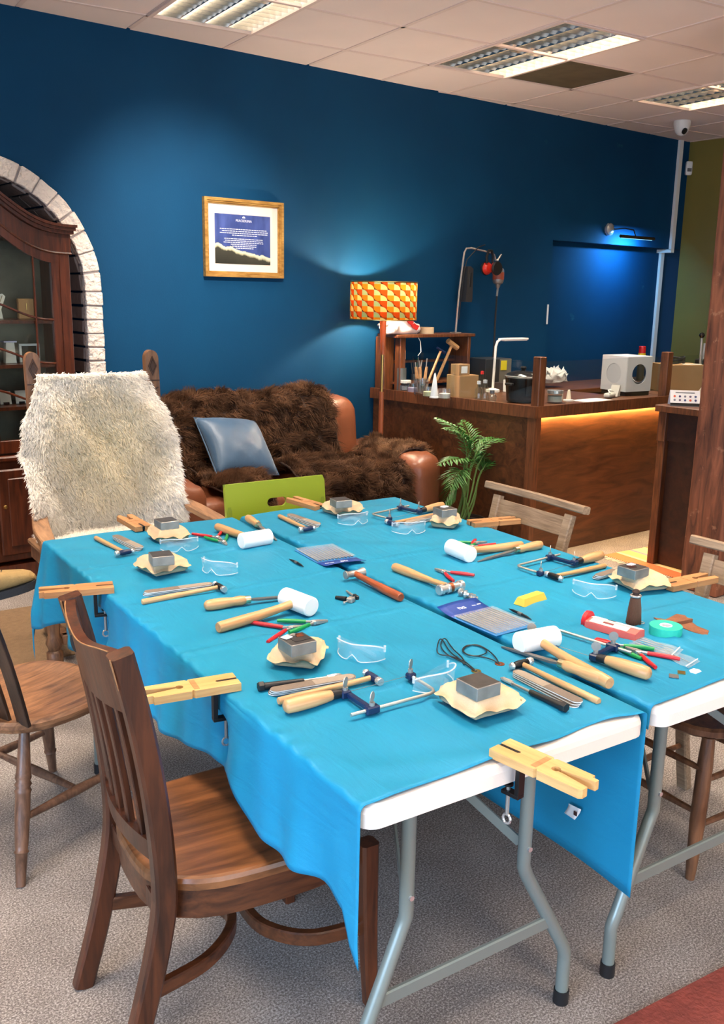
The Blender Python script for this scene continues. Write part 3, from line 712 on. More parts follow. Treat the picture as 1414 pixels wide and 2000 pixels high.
# ------------------------------------------------------------------ glazed cabinet in the arch
CW, CY0, CY1 = .49, -.10, .30
cab = thing('display_cabinet', 'mahogany display cabinet with swan neck top standing in the brick arch', 'cabinet', (AX,0,0))
mh = MT['mahogany']
bd = MB(); bd.box((0,.29,1.0), (2*CW,.02,1.8)); bd.box((-CW+.012,.1,1.0), (.024,.38,1.8)); bd.box((CW-.012,.1,1.0), (.024,.38,1.8)); bd.box((0,.1,.72), (2*CW,.38,.03)); bd.box((0,.1,1.88), (2*CW,.38,.02)); bd.build('carcass', mh, cab, 0)
MB().box((0,.278,1.3), (2*CW-.05,.004,1.14)).build('back_panel', plain('reflection_tone_lining', rgb(112,108,90), .6, 0, .3, 9, .5, 5), cab, 0)  # lining tone stands in for window reflections in the door glass
ba = MB(); ba.box((0,.09,.42), (2*CW+.03,.42,.56), ch=.006); ba.box((0,.08,.715), (2*CW+.06,.45,.03), ch=.008); ba.box((0,.09,.06), (2*CW+.04,.44,.12)); ba.build('base_unit', mh, cab, 0)
for s in (-1,1):
    dr = MB().box((s*.245,-.135,.42), (.46,.022,.48), ch=.008).build('door', mh, cab, 0)
    MB().box((s*.245,-.148,.42), (.36,.010,.38), ch=.006).build('panel', mh, dr, 0); MB().lathe([(.004,0),(.004,.012),(.012,.02),(.008,.028),(.001,.03)], 12, TR(s*.04,-.146,.46) @ RX(PI/2)).build('knob', MT['brass'], dr)
MB().box((CW-.03,CY0+.01,1.27), (.06,.03,1.08), ch=.004).build('pilaster', mh, cab, 0); MB().box((-CW+.03,CY0+.01,1.27), (.06,.03,1.08), ch=.004).build('pilaster', mh, cab, 0)
def topcurve(x): # lower edge of the curved cornice panel, x from centre
    t = abs(x)/CW; return 1.80+.16*(1-t)**1.0*(.5+.5*math.cos(PI*min(1,t)))*1.35
cv = MB(); n = 24; xs_ = [-CW-.01+(2*CW+.02)*k/n for k in range(n+1)]
cv.strip([(x, topcurve(x)+.10) for x in xs_], [(x, topcurve(x)-.0) for x in xs_], -.0-.06, -CY0-.0+.005, RX(PI/2)); cv.build('cornice_panel', mh, cab)
cm = MB()
for (o, t, y) in ((.10,.018,.035),(.118,.016,.055),(.134,.014,.07)):
    cm.strip([(x*(1+y*.5), topcurve(x)+o+t) for x in xs_], [(x*(1+y*.5), topcurve(x)+o) for x in xs_], -.06, -CY0+y, RX(PI/2))
cm.build('cornice_moulding', mh, cab)
bdm = MB(); bdm.tube([(x, CY0-.008, topcurve(x)) for x in xs_], .007, 8); bdm.build('bead', mh, cab)
for s in (-1,1):
    x0, x1 = sorted((s*.012, s*(CW-.06))); xc = (x0+x1)/2
    d = MB(); y = CY0+.005
    d.box((x0+.022,y,1.25), (.044,.028,1.02), ch=.003); d.box((x1-.022,y,1.25), (.044,.028,1.02), ch=.003); d.box((xc,y,.775), (x1-x0-.08,.028,.07), ch=.003)
    nx = [x0+(x1-x0)*k/10 for k in range(11)]
    d.strip([(x, topcurve(x)) for x in nx], [(x, topcurve(x)-.055) for x in nx], -y-.014, -y+.014, RX(PI/2)); do = d.build('glazed_door', mh, cab, 30)
    MB().box((xc,y+.004,1.28), (x1-x0-.07,.003,1.06)).build('pane', MT['glass'], do, 0)
    for zb in (1.45, 1.215, .99):
        def wv(x): return zb+.10*(.5+.5*math.cos(PI*min(1, abs(x)/(CW-.1))))**1.2
        MB().tube([(x, y-.006, wv(x)) for x in [x0+.04+(x1-x0-.08)*k/12 for k in range(13)]], .006, 6).build('glazing_bar', mh, do)
        MB().box((xc, .09, zb-.012), (x1-x0-.02, .34, .018)).build('shelf', mh, cab, 0)
    MB().tube([(xc+s*.07, y-.006, .80),(xc+s*.07, y-.006, topcurve(xc+s*.07)-.05)], .006, 6).build('glazing_bar', mh, do)
# things on display inside the cabinet
bustm = plain('white_display', rgb(235,235,225), .6)
def bust(x, y, z, lab):
    t = thing('necklace_stand', lab, 'display stand', (x,y,z))
    MB().prism([(-.03,0),(.03,0),(.025,.05),(.055,.12),(.04,.135),(.015,.13),(-.015,.13),(-.04,.135),(-.055,.12),(-.025,.05)], -.012, .012, RX(PI/2-.15)).build('bust', bustm, t)
    MB().tube([(-.025,-.035,.125),(-.01,-.03,.085),(0,-.025,.072),(.01,-.03,.085),(.025,-.035,.125)], .0015, 5).build('chain', MT['brass'], t)
bust(-.795,.06,1.448, 'white necklace bust on the top cabinet shelf')
eb = thing('earring_card', 'brown kraft earring card on the top cabinet shelf', 'display card', (-.63,.08,1.448)); MB().box((0,0,.055), (.085,.03,.11), ch=.003).build('card', MT['cardboard'], eb, 0); MB().tube([(0,-.017,.085),(0,-.018,.05)], .0015, 5).build('earring', MT['brass'], eb)
for k, (x, z, lab) in enumerate([(-.83,1.213,'white ridged ring stand on the middle cabinet shelf, left of the white frame'),(-.74,1.213,'clear topped ring stand beside the white frame in the cabinet')]):
    t = thing('ring_stand', lab, 'display stand', (x,.06,z)); MB().prism([(-.03,0),(.03,0),(.022,.11),(-.022,.11)], -.02, .02, RX(PI/2)).build('stand', bustm, t); MB().box((0,0,.115), (.07,.05,.008)).build('tray', plain('lilac_tray', rgb(200,205,235), .4), t, 0)
wf = MB(); wf.box((-.675,.08,1.213+.045), (.012,.02,.09)); wf.box((-.575,.08,1.213+.045), (.012,.02,.09)); wf.box((-.625,.08,1.213+.095), (.112,.02,.012)); tag(wf.build('picture_stand', bustm, ang=0), 'small white open frame on the middle cabinet shelf', 'display frame')
for k in range(4):
    t = thing('earring_card', ['white earring card at the left of the low cabinet shelf row','second white earring card on the low cabinet shelf','third white earring card on the low cabinet shelf','fourth white earring card on the low cabinet shelf'][k], 'display card', (-.95+.085*k,.05,.988), 0, 'white earring cards')
    MB().box((0,0,.036), (.06,.006,.072), RX(-.2)).build('card', bustm, t, 0); MB().box((0,.004,.006), (.03,.03,.012)).build('foot', MT['black'], t, 0)
# ------------------------------------------------------------------ brown mat, dark mat, rug, red mat
def quad_slab(name, pts, z0, z1, mat): 
    m = MB(); m.prism([(p[0],p[1]) for p in pts], z0, z1); return m.build(name, mat, ang=0)
matb = plain('brown_coir', rgb(112,88,62), .95, 0, .5, 160, .12, 40)
tag(quad_slab('door_mat', [(-2.2,-1.23),(-1.10,-1.29),(-.72,-1.30),(-.60,-.56),(-.85,-.53),(-1.9,-.43)], 0, .004, matb), 'flat brown floor mat in front of the display cabinet', 'mat')
redm = plain('red_rubber_mat', rgb(120,52,42), .8, 0, .5, 90, .18, 25)
a, b = at_z(1208,2000,0), at_z(1414,1892,0); dd = (b-a).normalized(); nn = Vector((dd.y,-dd.x,0)); nn = nn if nn.y < 0 else -nn
tag(quad_slab('floor_mat', [a-dd*.5, b+dd*1.2, b+dd*1.2+nn*.9, a-dd*.5+nn*.9], 0, .008, redm), 'worn red mat at the front corner of the floor', 'mat')
rug = thing('striped_rug', 'woven rug with orange, yellow and lilac stripes beside the till', 'rug', (2.75,-1.85,0))
r0, r1, r2 = at_z(1180,1088,0), at_z(1275,1119,0), at_z(1280,1068,0)
ex = (r2-r0); ex.normalize(); ey = Vector((ex.y,-ex.x,0)); wd = .52
stripes = [('orange',rgb(225,120,72),.11),('cream',rgb(228,205,150),.03),('yellow',rgb(225,190,110),.09),('lilac',rgb(170,140,150),.03),('yellow_pale',rgb(230,205,140),.12),('orange_pale',rgb(222,140,90),.1)]
# stripes run along the short end; r0->r1 is the fringe end
e1 = (r1-r0); L1 = e1.length; e1.normalize(); e2 = Vector((-e1.y, e1.x, 0)); e2 = e2 if e2.x > 0 else -e2
pos = .02
for k, (nm, c, wd_) in enumerate(stripes):
    q = [r0+e2*pos-e1*.02, r0+e2*(pos+wd_)-e1*.02, r0+e2*(pos+wd_)+e1*(.62), r0+e2*pos+e1*(.62)]
    m = MB(); m.prism([(p.x-2.75, p.y+1.85) for p in q], 0, .008); m.build('stripe', plain('rug_'+nm, c, .95, 0, .5, 220, .05, 60), rug, 0); pos += wd_
fr = MB()
for k in range(40):
    p = r0-e1*.02+e1*(.64*k/39); q = p-e2*random.uniform(.02,.045)+e1*random.uniform(-.008,.008); fr.tube([(p.x-2.75+e2.x*.02,p.y+1.85+e2.y*.02,.005),(q.x-2.75,q.y+1.85,.003)], .0025, 4)
fr.build('fringe', plain('rug_fringe', rgb(225,210,180), .95), rug)
# ------------------------------------------------------------------ workshop counter
CT = .955
c0, c1, c2 = Vector((1.77,-.012,0)), Vector((1.915,-1.42,0)), Vector((3.36,-1.455,0))
ct = thing('workshop_counter', 'stained plywood workshop counter with warm light strip under its front edge', 'counter', (2.4,-.9,0))
OC = Vector((2.4,-.9,0))
def cpoly(name, pts, z0, z1, mat, ang=0):
    m = MB(); m.prism([(p[0]-OC.x, p[1]-OC.y) for p in pts], z0, z1); return m.build(name, mat, ct, ang)
wl_ = 1.1
cpoly('worktop', [c0, c1, c2, (c2.x, c2.y+.36), (c1.x+wl_, c1.y+.36), (c0.x+wl_, c0.y)], CT-.045, CT, MT['counterwood'])
dl = (c1-c0).normalized(); nl = Vector((-dl.y, dl.x, 0)); nl = nl if nl.x > 0 else -nl
df_ = (c2-c1).normalized(); nf = Vector((-df_.y, df_.x, 0)); nf = nf if nf.y > 0 else -nf
def slab(name, a, b, n, i0, i1, z0, z1, mat): return cpoly(name, [a+n*i0, b+n*i0, b+n*i1, a+n*i1], z0, z1, mat)
slab('side_panel', c0, c1-dl*.03, nl, .025, .043, 0, CT-.045, MT['counterwood'])
slab('front_panel', c1+df_*.03, c2, nf, .03, .048, 0, CT-.045, MT['counterwood'])
slab('edge_lip', c0, c1, nl, -.012, .008, CT-.06, CT+.012, MT['counterpost'])
slab('edge_lip', c1-df_*.012, c2, nf, -.012, .008, CT-.06, CT+.012, MT['counterpost'])
cpoly('corner_batten', [c1+nl*.01, c1+nl*.01+df_*.05+nf*.0, c1+df_*.055+nf*.05, c1+nl*.01-dl*.06+nf*.0], 0, CT-.045, MT['counterpost'])
cpoly('inner_panel', [(c1.x+wl_-.02, c1.y+.34),(c2.x,c2.y+.34),(c2.x,c2.y+.36),(c1.x+wl_-.02,c1.y+.36)], 0, CT-.045, MT['counterwood'])
led = slab('light_strip', c1+df_*.04, c2-df_*.02, nf, .012, .026, CT-.058, CT-.046, emit('warm_led', (1,.62,.22,1), 190))
def post(p, z0, z1, s=.06, name='screen_post', par=None, lab=None):
    m = MB(); m.box((p.x-OC.x, p.y-OC.y, (z0+z1)/2), (s, s, z1-z0), ch=.004); return m.build(name, MT['counterpost'], ct, 0)
pA = c1+nl*.035+df_*.01-dl*.02; pB = c1+df_*1.335+nf*.03; pC = c0+nl*.03+dl*.28
post(pA, CT, 1.265); post(pB, CT, 1.265); 
def screen(a, b, z0, z1):
    d = (b-a); L = d.length; m = MB(); m.box((0,0,(z0+z1)/2), (L,.006,z1-z0)); o = m.build('glass_screen', MT['glass'], ct, 0); q = (a+b)/2-OC; o.location = (q.x,q.y,0); o.rotation_euler.z = math.atan2(d.y, d.x)
screen(pC, pA-dl*.034, CT+.003, 1.235); screen(pA+df_*.034, pB-df_*.034, CT+.003, 1.235); screen(pB+df_*.034, c2+nf*.03+df_*.9, CT+.003, 1.235)
# bench behind, along the recess, and a bench on to the right
bb = thing('back_bench', 'dark wooden bench along the recessed wall', 'bench', (4.16,-.27,0))
MB().box((0,0,.90), (2.14,.5,.04), ch=.004).build('top', MT['counterwood'], bb, 0); MB().box((0,.05,.44), (2.06,.36,.88)).build('cupboard', MT['counterwood'], bb, 0)
rb = thing('side_bench', 'wooden counter section continuing behind the till', 'counter', (4.1,-1.28,0))
MB().box((0,0,CT-.0225), (1.46,.36,.045), ch=.003).build('top', MT['counterwood'], rb, 0); MB().box((0,0,(CT-.045)/2), (1.4,.3,CT-.045)).build('body', MT['counterwood'], rb, 0)
# ---- shelf rack at the wall end of the counter
rk = thing('tool_rack', 'small open wooden tool rack at the wall end of the counter', 'rack', (1.86,-.13,CT))
RL, RH, RD = .66, .37, .2
MB().box((.02,-.06,RH/2), (.05,.06,RH), ch=.003).build('upright', MT['counterpost'], rk, 0); MB().box((-.02,.06,RH/2), (.09,.10,RH), ch=.003).build('upright', MT['counterpost'], rk, 0)
MB().box((RL,0,RH/2), (.03,RD,RH), ch=.003).build('upright', MT['counterpost'], rk, 0)
MB().box((RL/2,0,RH+.01), (RL+.1,RD+.02,.022), ch=.003).build('top_board', MT['counterpost'], rk, 0); MB().box((RL/2,.06,RH*.52), (RL,.06,.016)).build('rail', MT['counterpost'], rk, 0); MB().box((RL/2,0,.05), (RL,RD,.014)).build('shelf', MT['counterpost'], rk, 0)
RT = CT+RH+.021
# ---- things on the rack
bagm = plain('white_bag', rgb(232,215,208), .6, 0, .3, 30)
bg = thing('carrier_bag', 'crumpled white bag with red print on top of the tool rack', 'bag', (1.90,-.15,RT))
rr = random.Random(5)
MB().rbox((0,0,.06), (.30,.15,.12), .05, 9, fn=lambda p: Vector((p.x+.015*wob(p.y*9,p.z*9), p.y+.012*wob(p.x*8,p.z*7), max(0,p.z*(1.1-.5*abs(p.x)/.15)+.012*wob(p.x*9,p.y*7))))).build('bag', bagm, bg, 180)
rp = MB()
for (x, z, s) in ((.03,.085,.03),(.075,.055,.038)): rp.prism([(x-s,z+s*.2),(x-s*.2,z+s*.6),(x+s*.2,z+s*.35),(x+s,z+s*.1),(x+s*.4,z-s*.7),(x-s*.5,z-s*.3)], .078, .086, RX(PI/2))
rp.build('print', plain('red_print', rgb(215,45,38), .6), bg, 0)
mt_ = thing('masking_tape', 'roll of pale masking tape on top of the tool rack', 'tape', (2.18,-.13,RT))
def ringm(ro, ri, h, n=28): 
    return MB().strip([(ro*math.cos(2*PI*k/n), ro*math.sin(2*PI*k/n)) for k in range(n)], [(ri*math.cos(2*PI*k/n), ri*math.sin(2*PI*k/n)) for k in range(n)], 0, h, None, True)
ringm(.052,.038,.045).build('tape', plain('masking_tape', rgb(215,190,150), .7), mt_); ringm(.038,.035,.045).build('core', MT['cardboard'], mt_)
# flexible shaft hanger with motor, pedal and ear defenders
hx, hy = RL+1.86-.05, -.13
hg = thing('tool_hanger', 'bent steel hanger pole rising from the tool rack', 'hanger', (hx,hy,RT))
tz = at_y(888,484,hy); e0 = at_y(940,488,hy-.05)
hp = [(0,0,0),(.02,0,.3),(.055,0,tz.z-RT-.03),(.075,0,tz.z-RT),(.12,-.005,tz.z-RT+.005),(.30,-.03,tz.z-RT-.02),(.335,-.035,tz.z-RT-.035),(.35,-.04,tz.z-RT-.075),(.37,-.04,tz.z-RT-.07),(.40,-.045,tz.z-RT-.03)]
MB().tube(hp, .0075, 8).build('pole', MT['chrome'], hg)
MB().box((0,0,.004), (.06,.06,.008)).build('base_plate', MT['steel'], hg, 0); MB().tube([(.02,-.008,.1),(.035,-.012,.3),(.05,-.014,.45),(.07,-.02,.53),(.17,-.03,.62),(.24,-.03,.64)], .004, 6).build('cable', MT['black'], hg)
mz = tz.z-.075
mo = thing('flex_shaft_motor', 'grey hanging motor with black flexible shaft dropping to the counter', 'motor', (hx+.36,hy-.045,mz))
MB().tube([(0,0,0),(0,0,-.04),(.006,0,-.06)], .006, 8).build('hook', MT['chrome'], mo)
MB().lathe([(.022,-.05),(.038,-.06),(.042,-.075),(.042,-.15),(.036,-.165),(.02,-.175),(.012,-.2)], 18, TR(.02,0,0)).build('body', plain('motor_grey', rgb(160,150,142), .35, .7), mo)
MB().lathe([(.043,-.085),(.0435,-.09),(.0435,-.135),(.043,-.14)], 18, TR(.021,.001,0), False).build('band', plain('red_brown_band', rgb(150,70,45), .5), mo)
MB().tube([(.02,0,-.2),(.015,0,-.26)], .008, 8).build('collar', MT['steel'], mo)
MB().tube([(.015,0,-.25),(0,-.01,-.45),(-.01,-.02,-.62),(-.03,-.03,CT-mz+.05),(-.05,-.05,CT-mz+.012)], .007, 8).build('flexible_shaft', MT['black'], mo)
ea = thing('ear_defenders', 'red and black ear defenders hanging on the hanger pole', 'ear defenders', (hx+.27,hy-.055,tz.z-.02))
MB().tube([(-.03,0,-.08),(-.035,.0,-.03),(-.015,0,.012),(.015,0,.012),(.035,0,-.03),(.03,0,-.08)], .010, 8).build('headband', MT['black'], ea)
for s in (-1,1):
    c_ = MB().lathe([(.002,0),(.03,.004),(.045,.02),(.048,.035)], 18, TR(s*.004,-.012*s-.02,-.115) @ RX(PI/2*s) @ TR(0,0,-.035*0)).build('ear_cup', plain('red_cup', rgb(210,45,28), .35), ea)
    MB().lathe([(.048,0),(.052,.01),(.046,.022)], 18, TR(s*.004,-.012*s-.02-s*.03,-.115) @ RX(PI/2*s)).build('ear_pad', MT['black'], ea)
pd = thing('foot_pedal', 'dark grey tool pedal strapped against the hanger pole', 'pedal', (hx+.095,hy+.01,tz.z-.38)); pd.rotation_euler.y = .03
MB().prism([(-.03,0),(.035,0),(.04,.02),(.03,.24),(.0,.255),(-.02,.25),(-.022,.12)], -.035, .035, RX(PI/2)).build('case', plain('dark_grey_plastic', rgb(48,48,50), .4), pd); MB().box((.006,-.037,.16), (.02,.004,.10), ch=.002).build('slot', MT['black'], pd, 0)
# ---- counter clutter
def cz(px, py, z=CT): p = at_z(px, py, z); return (p.x, p.y, z)
def rest(px, py): p = at_z(px, py, CT); return (p.x, p.y, CT)
clear = glass('clear_plastic', (.9,.92,.93,1), .08, .12)
def jar(label, loc, r, h, mat=None, lid=None, fill=None, name='jar', cat='jar'):
    t = thing(name, label, cat, loc)
    m = MB().lathe([(r*.9,0),(r,.008),(r,h),(r-.003,h),(r-.003,.01),(.001,.008)], 20, None, False); m.build('body', mat or clear, t)
    if fill: MB().lathe([(.001,.010),(r-.005,.010),(r-.005,h*fill[1]),(.001,h*fill[1])], 16, None, False).build('contents', fill[0], t)
    if lid: MB().lathe([(r+.003,h-.012),(r+.003,h+.006),(.001,h+.008)], 20, None, False).build('lid', lid, t)
    return t
tj = jar('tall clear beaker holding wooden handled tools on the counter', rest(822,772), .05, .12, name='tool_jar')
for k in range(5):
    a = k*1.256; MB().tube([(.02*math.cos(a),.02*math.sin(a),.02),(.05*math.cos(a),.035*math.sin(a),.19+.015*k)], [.003,.004], 6).build('tool_shaft', MT['steel'], tj); MB().tube([(.032*math.cos(a),.026*math.sin(a),.11),(.045*math.cos(a),.033*math.sin(a),.19)], [.011,.008], 8).build('tool_handle', MT['beech'], tj)
mj = thing('mandrel_holder', 'grey tube stand with upright wooden handled files behind the screen', 'tool stand', rest(783,763))
MB().lathe([(.035,0),(.035,.16),(.032,.16),(.032,.01),(.001,.01)], 16, None, False).build('tube', plain('grey_tube', rgb(95,98,98), .5, .3), mj)
for k in range(3): MB().tube([(-.02+.02*k,0,.05),(-.022+.024*k,.005,.22)], .006, 6).build('file_blade', MT['steel'], mj); MB().tube([(-.022+.024*k,.005,.22),(-.024+.026*k,.006,.28)], [.011,.009], 8).build('file_handle', MT['beech'], mj)
for k, (px, py, lab) in enumerate([(792,764,'clear plastic tub beside the grey tube stand'),(806,768,'lilac tinted plastic tub in front of the beaker'),(835,776,'clear tub with pale liquid left of the white cone'),(868,780,'frosted tub between the white cone and the cardboard box')]):
    jar(lab, rest(px,py), .035+.006*(k%2), .07, lid=None if k else MT['white'], fill=(plain('pale_fill%d'%k, [rgb(200,205,210),rgb(190,185,210),rgb(205,205,160),rgb(215,210,200)][k], .5), .55), name='plastic_tub', cat='tub')
cn = thing('cone_stand', 'slim pale ring cone standing behind the screen', 'ring cone', rest(848,777)); MB().lathe([(.028,0),(.026,.02),(.016,.09),(.006,.155),(.001,.165)], 16).build('cone', plain('pale_cone', rgb(205,212,215), .4), cn); MB().lathe([(.032,0),(.032,.008),(.028,.01)], 16).build('foot', MT['white'], cn)
hm2 = thing('leaning_hammer', 'wooden mallet leaning against the tool rack shelf', 'hammer', (2.20,-.20,CT)); hm2.rotation_euler = (0,.5,0)
MB().tube([(0,0,.0),(0,0,.36)], .011, 8).build('handle', MT['beech'], hm2); MB().tube([(-.05,0,.36),(.06,0,.36)], .02, 10).build('head', MT['beech'], hm2)
hm3 = thing('leaning_hammer', 'steel hammer with navy collar leaning beside the wooden mallet', 'hammer', (2.10,-.22,CT)); hm3.rotation_euler = (0,.48,0)
MB().tube([(0,0,.0),(0,0,.31)], .009, 8).build('handle', MT['beech'], hm3); MB().tube([(-.045,0,.31),(.04,0,.31)], [.008,.013], 10).build('head', MT['navy'], hm3)
gp_ = thing('tool_bundle', 'wire brushes and pliers standing upright in a cup on the counter', 'tools', rest(812,757))
MB().lathe([(.038,0),(.04,.1),(.037,.1),(.034,.006),(.001,.006)], 16, None, False).build('cup', plain('grey_cup', rgb(120,125,128), .4), gp_)
for k in range(7):
    a = k*.9; mt2 = [MT['steel'],MT['green_grip'],MT['navy'],MT['steel'],MT['dark_steel'],MT['steel'],MT['white']][k]; MB().tube([(.015*math.cos(a),.015*math.sin(a),.02),(.05*math.cos(a),.03*math.sin(a),.20+.012*(k%3))], .004, 6).build('tool', mt2, gp_)
cable = MB().tube([Vector((2.02,-.16,RT+.05)),Vector((2.04,-.22,RT-.05)),Vector((2.045,-.225,RT-.12)),Vector((2.03,-.21,RT-.15))], .003, 6); tag(cable.build('white_cable', MT['white']), 'thin white cable dangling from the tool rack', 'cable')
# cardboard boxes
def carton(label, loc, d, rz, mat=None, name='cardboard_box', tape=True):
    t = thing(name, label, 'box', loc, rz)
    MB().box((0,0,d[2]/2), d, ch=.002).build('carton', mat or MT['cardboard'], t, 0)
    MB().box((0,0,d[2]+.0005), (d[0]*.98,d[1]*.48,.002), TR(0,-d[1]*.245,0)).build('flap', mat or MT['cardboard'], t, 0)
    return t
b1 = carton('tall brown cardboard box on the counter beside the glass bottles', rest(902,776), (.16,.14,.15), -.12)
b2 = carton('small cardboard box with white label stacked on the tall box', (b1.location.x-.035,b1.location.y-.01,CT+.152), (.09,.09,.07), -.12)
MB().box((-.002,-.046,.036), (.05,.002,.045)).build('label', MT['paper'], b2, 0)
tb = thing('tool_box', 'black and grey product box with yellow label near the wall', 'box', (2.72,-.25,CT), -.05)
MB().box((0,0,.105), (.26,.2,.21), ch=.003).build('carton', plain('charcoal_card', rgb(42,42,42), .5), tb, 0); MB().box((.07,-.101,.105), (.12,.003,.2)).build('front_print', plain('grey_card', rgb(110,105,95), .5), tb, 0); MB().box((.05,-.104,.16), (.06,.003,.07)).build('label', plain('yellow_label', rgb(225,205,40), .5), tb, 0)
gl2 = MT['glass']
for k, (px, py, lab) in enumerate([(934,783,'clear glass bottle closest to the cardboard box'),(946,784,'clear glass bottle in the middle of the bottle cluster'),(960,786,'squat glass jar at the right of the bottle cluster'),(940,770,'tall glass bottle with red cap behind the cluster')]):
    t = thing('glass_bottle', lab, 'bottle', rest(px,py), 0, 'glass bottles on the counter'); h = (.12,.13,.07,.15)[k]; r = (.026,.028,.032,.024)[k]
    MB().lathe([(r*.9,0),(r,.006),(r,h*.6),(r*.45,h*.78),(r*.45,h),(r*.36,h),(r*.36,h*.8),(r*.88,h*.58),(r*.88,.008),(.001,.006)], 16, None, False).build('body', gl2, t); MB().lathe([(r*.5,h-.012),(r*.5,h+.008),(.001,h+.01)], 12, None, False).build('cap', plain('bottle_cap%d'%k, [rgb(200,200,195),rgb(190,190,190),rgb(80,80,80),rgb(190,40,40)][k], .4), t)
dk = thing('desk_lamp', 'white slim desk lamp bent over the counter', 'lamp', rest(962,765))
lt = at_y(964,663,dk.location.y); Hh = lt.z-CT
MB().lathe([(.05,0),(.05,.015),(.02,.025)], 18).build('base', MT['white'], dk); MB().tube([(0,0,.02),(.005,0,.2),(.01,0,Hh-.05),(.025,0,Hh-.015),(.06,0,Hh)], .009, 8).build('arm', MT['white'], dk); MB().rbox((.19,0,Hh), (.28,.045,.018), .008, 5).build('head', MT['white'], dk)
MB().box((.2,0,Hh-.0105), (.24,.03,.004)).build('diffuser', plain('frosted_strip', rgb(245,240,230), .4), dk, 0)
for k, (px, py, d, lab, c) in enumerate([(1002,765,(.12,.09,.085),'white carton standing behind the slow cooker',rgb(228,222,216)),(985,760,(.15,.1,.05),'dark book box lying below the desk lamp',rgb(70,58,56)),(1012,745,(.14,.1,.05),'pale carton with wooden base near the wall',rgb(215,205,195))]): carton(lab, rest(px,py), d, .1*k, plain('carton%d'%k, c, .6), 'small_carton')
def blob(label, name, loc, d, mat, seed): 
    t = thing(name, label, 'paper', loc); MB().rbox((0,0,d[2]/2), d, min(d)*.45, 8, fn=lambda p: Vector((p.x+.1*d[0]*wob(p.y*20+seed,p.z*20), p.y+.08*d[1]*wob(p.x*18,p.z*21+seed), max(0,p.z*(1+.35*wob(p.x*15+seed,p.y*17)))))).build('paper', mat, t, 180)
for k, (px, py, lab) in enumerate([(978,752,'crumpled white tissue beneath the desk lamp'),(995,750,'crumpled pale cloth behind the white carton'),(1075,748,'heap of crumpled white paper behind the slow cooker')]): blob(lab, 'crumpled_paper', rest(px,py), ((.14,.10,.06),(.12,.1,.07),(.26,.14,.10))[k], MT['paper'], k*2.1)
pt = thing('slow_cooker', 'black round slow cooker standing behind the corner post', 'slow cooker', rest(1032,790)); pt.location.y += .12; pt.location.x += .07
MB().lathe([(.085,0),(.10,.01),(.112,.15),(.112,.158)], 28).build('pot', plain('black_gloss', rgb(14,14,15), .18), pt); MB().lathe([(.116,.158),(.118,.168),(.112,.172)], 28).build('rim', MT['chrome'], pt); MB().lathe([(.112,.17),(.10,.185),(.05,.2),(.002,.203)], 28).build('lid', plain('smoked_lid', rgb(30,30,32), .1), pt); MB().lathe([(.012,.203),(.02,.22),(.016,.228),(.001,.23)], 14).build('lid_knob', MT['black'], pt)
for s in (-1,1): MB().box((s*.125,0,.12), (.03,.06,.016), ch=.005).build('handle', MT['black'], pt, 0)
jar('wide clip-top glass jar on the front counter edge', rest(1083,787), .05, .075, MT['glass'], MT['chrome'], (plain('whitish_salt', rgb(205,205,198), .6), .6), 'storage_jar')
rc = thing('ring_cone', 'small cream ring cone on a round foot by the glass jar', 'ring cone', rest(1110,783)); MB().lathe([(.017,.008),(.008,.07),(.001,.075)], 14).build('cone', plain('cream', rgb(225,212,188), .6), rc); MB().lathe([(.035,0),(.035,.008),(.015,.01)], 18).build('foot', MT['white'], rc)
tag(MB().box((*rest(1160,783)[:2],CT+.0025), (.26,.16,.005)).build('paper_sheet', MT['paper'], ang=0), 'white sheet of paper lying on the front counter', 'paper')
tc = thing('tool_clamp', 'white plastic clamp gadget with coiled cable on the paper sheet', 'clamp', (*rest(1195,776)[:2], CT+.005), .3)
MB().rbox((-.05,0,.015), (.12,.05,.03), .012, 5).build('body', plain('grey_white', rgb(205,200,190), .5), tc); MB().prism([(.02,0),(.075,0),(.075,.075),(.065,.075)], -.03, .03, RX(PI/2)).build('wedge', plain('grey_white2', rgb(190,186,178), .5), tc, 0); MB().tube([(-.10,-.02,.03),(-.08,.0,.05),(-.05,-.01,.042),(-.03,.01,.05),(0,-.01,.035)], .005, 6).build('cable', MT['white'], tc)
# light tent box with round openings
lbx = thing('light_box', 'grey white photo light box with round side windows', 'light box', rest(1243,773), -.15); lbx.location = (rest(1243,773)[0]+.03, rest(1243,773)[1]+.12, CT)
S_ = .24; lm_ = plain('frosted_panel', rgb(205,205,205), .5)
def holed(w_, h_, r, n=32):
    m = MB(); out_ = []; inn = []
    for k in range(n):
        a = 2*PI*k/n; cx, sy = math.cos(a), math.sin(a); s = min(w_/2/max(abs(cx),1e-6), h_/2/max(abs(sy),1e-6)); out_.append((cx*s, sy*s)); inn.append((cx*r, sy*r))
    return m.strip(out_, inn, -.003, .003, None, True)
for k, a in enumerate((0, PI/2, PI, -PI/2)):
    M_ = RZ(a) @ TR(0,-S_/2,S_/2+.03) @ RX(PI/2)
    m = holed(S_, S_, .07); m.v = [tuple(M_ @ Vector(p)) for p in m.v]; m.build('side_panel', lm_, lbx, 0)
    if k == 3: 
        d = MB().lathe([(.069,-.001),(.069,.001)], 28, M_); d.build('disc', plain('disc%d'%k, rgb(190,190,192), .5), lbx, 0)
MB().box((0,0,S_+.03), (S_,S_,.005)).build('top_panel', lm_, lbx, 0); MB().box((0,0,.015), (S_*.96,S_*.96,.03)).build('base', MT['black'], lbx, 0)
sc = thing('spray_can', 'spray can with red cap and yellow band on the back bench', 'can', (4.72,-.30,.92))
pz = at_y(1255,676,-.30); sc.location = (pz.x, -.30, .92); k_ = pz.z-.92
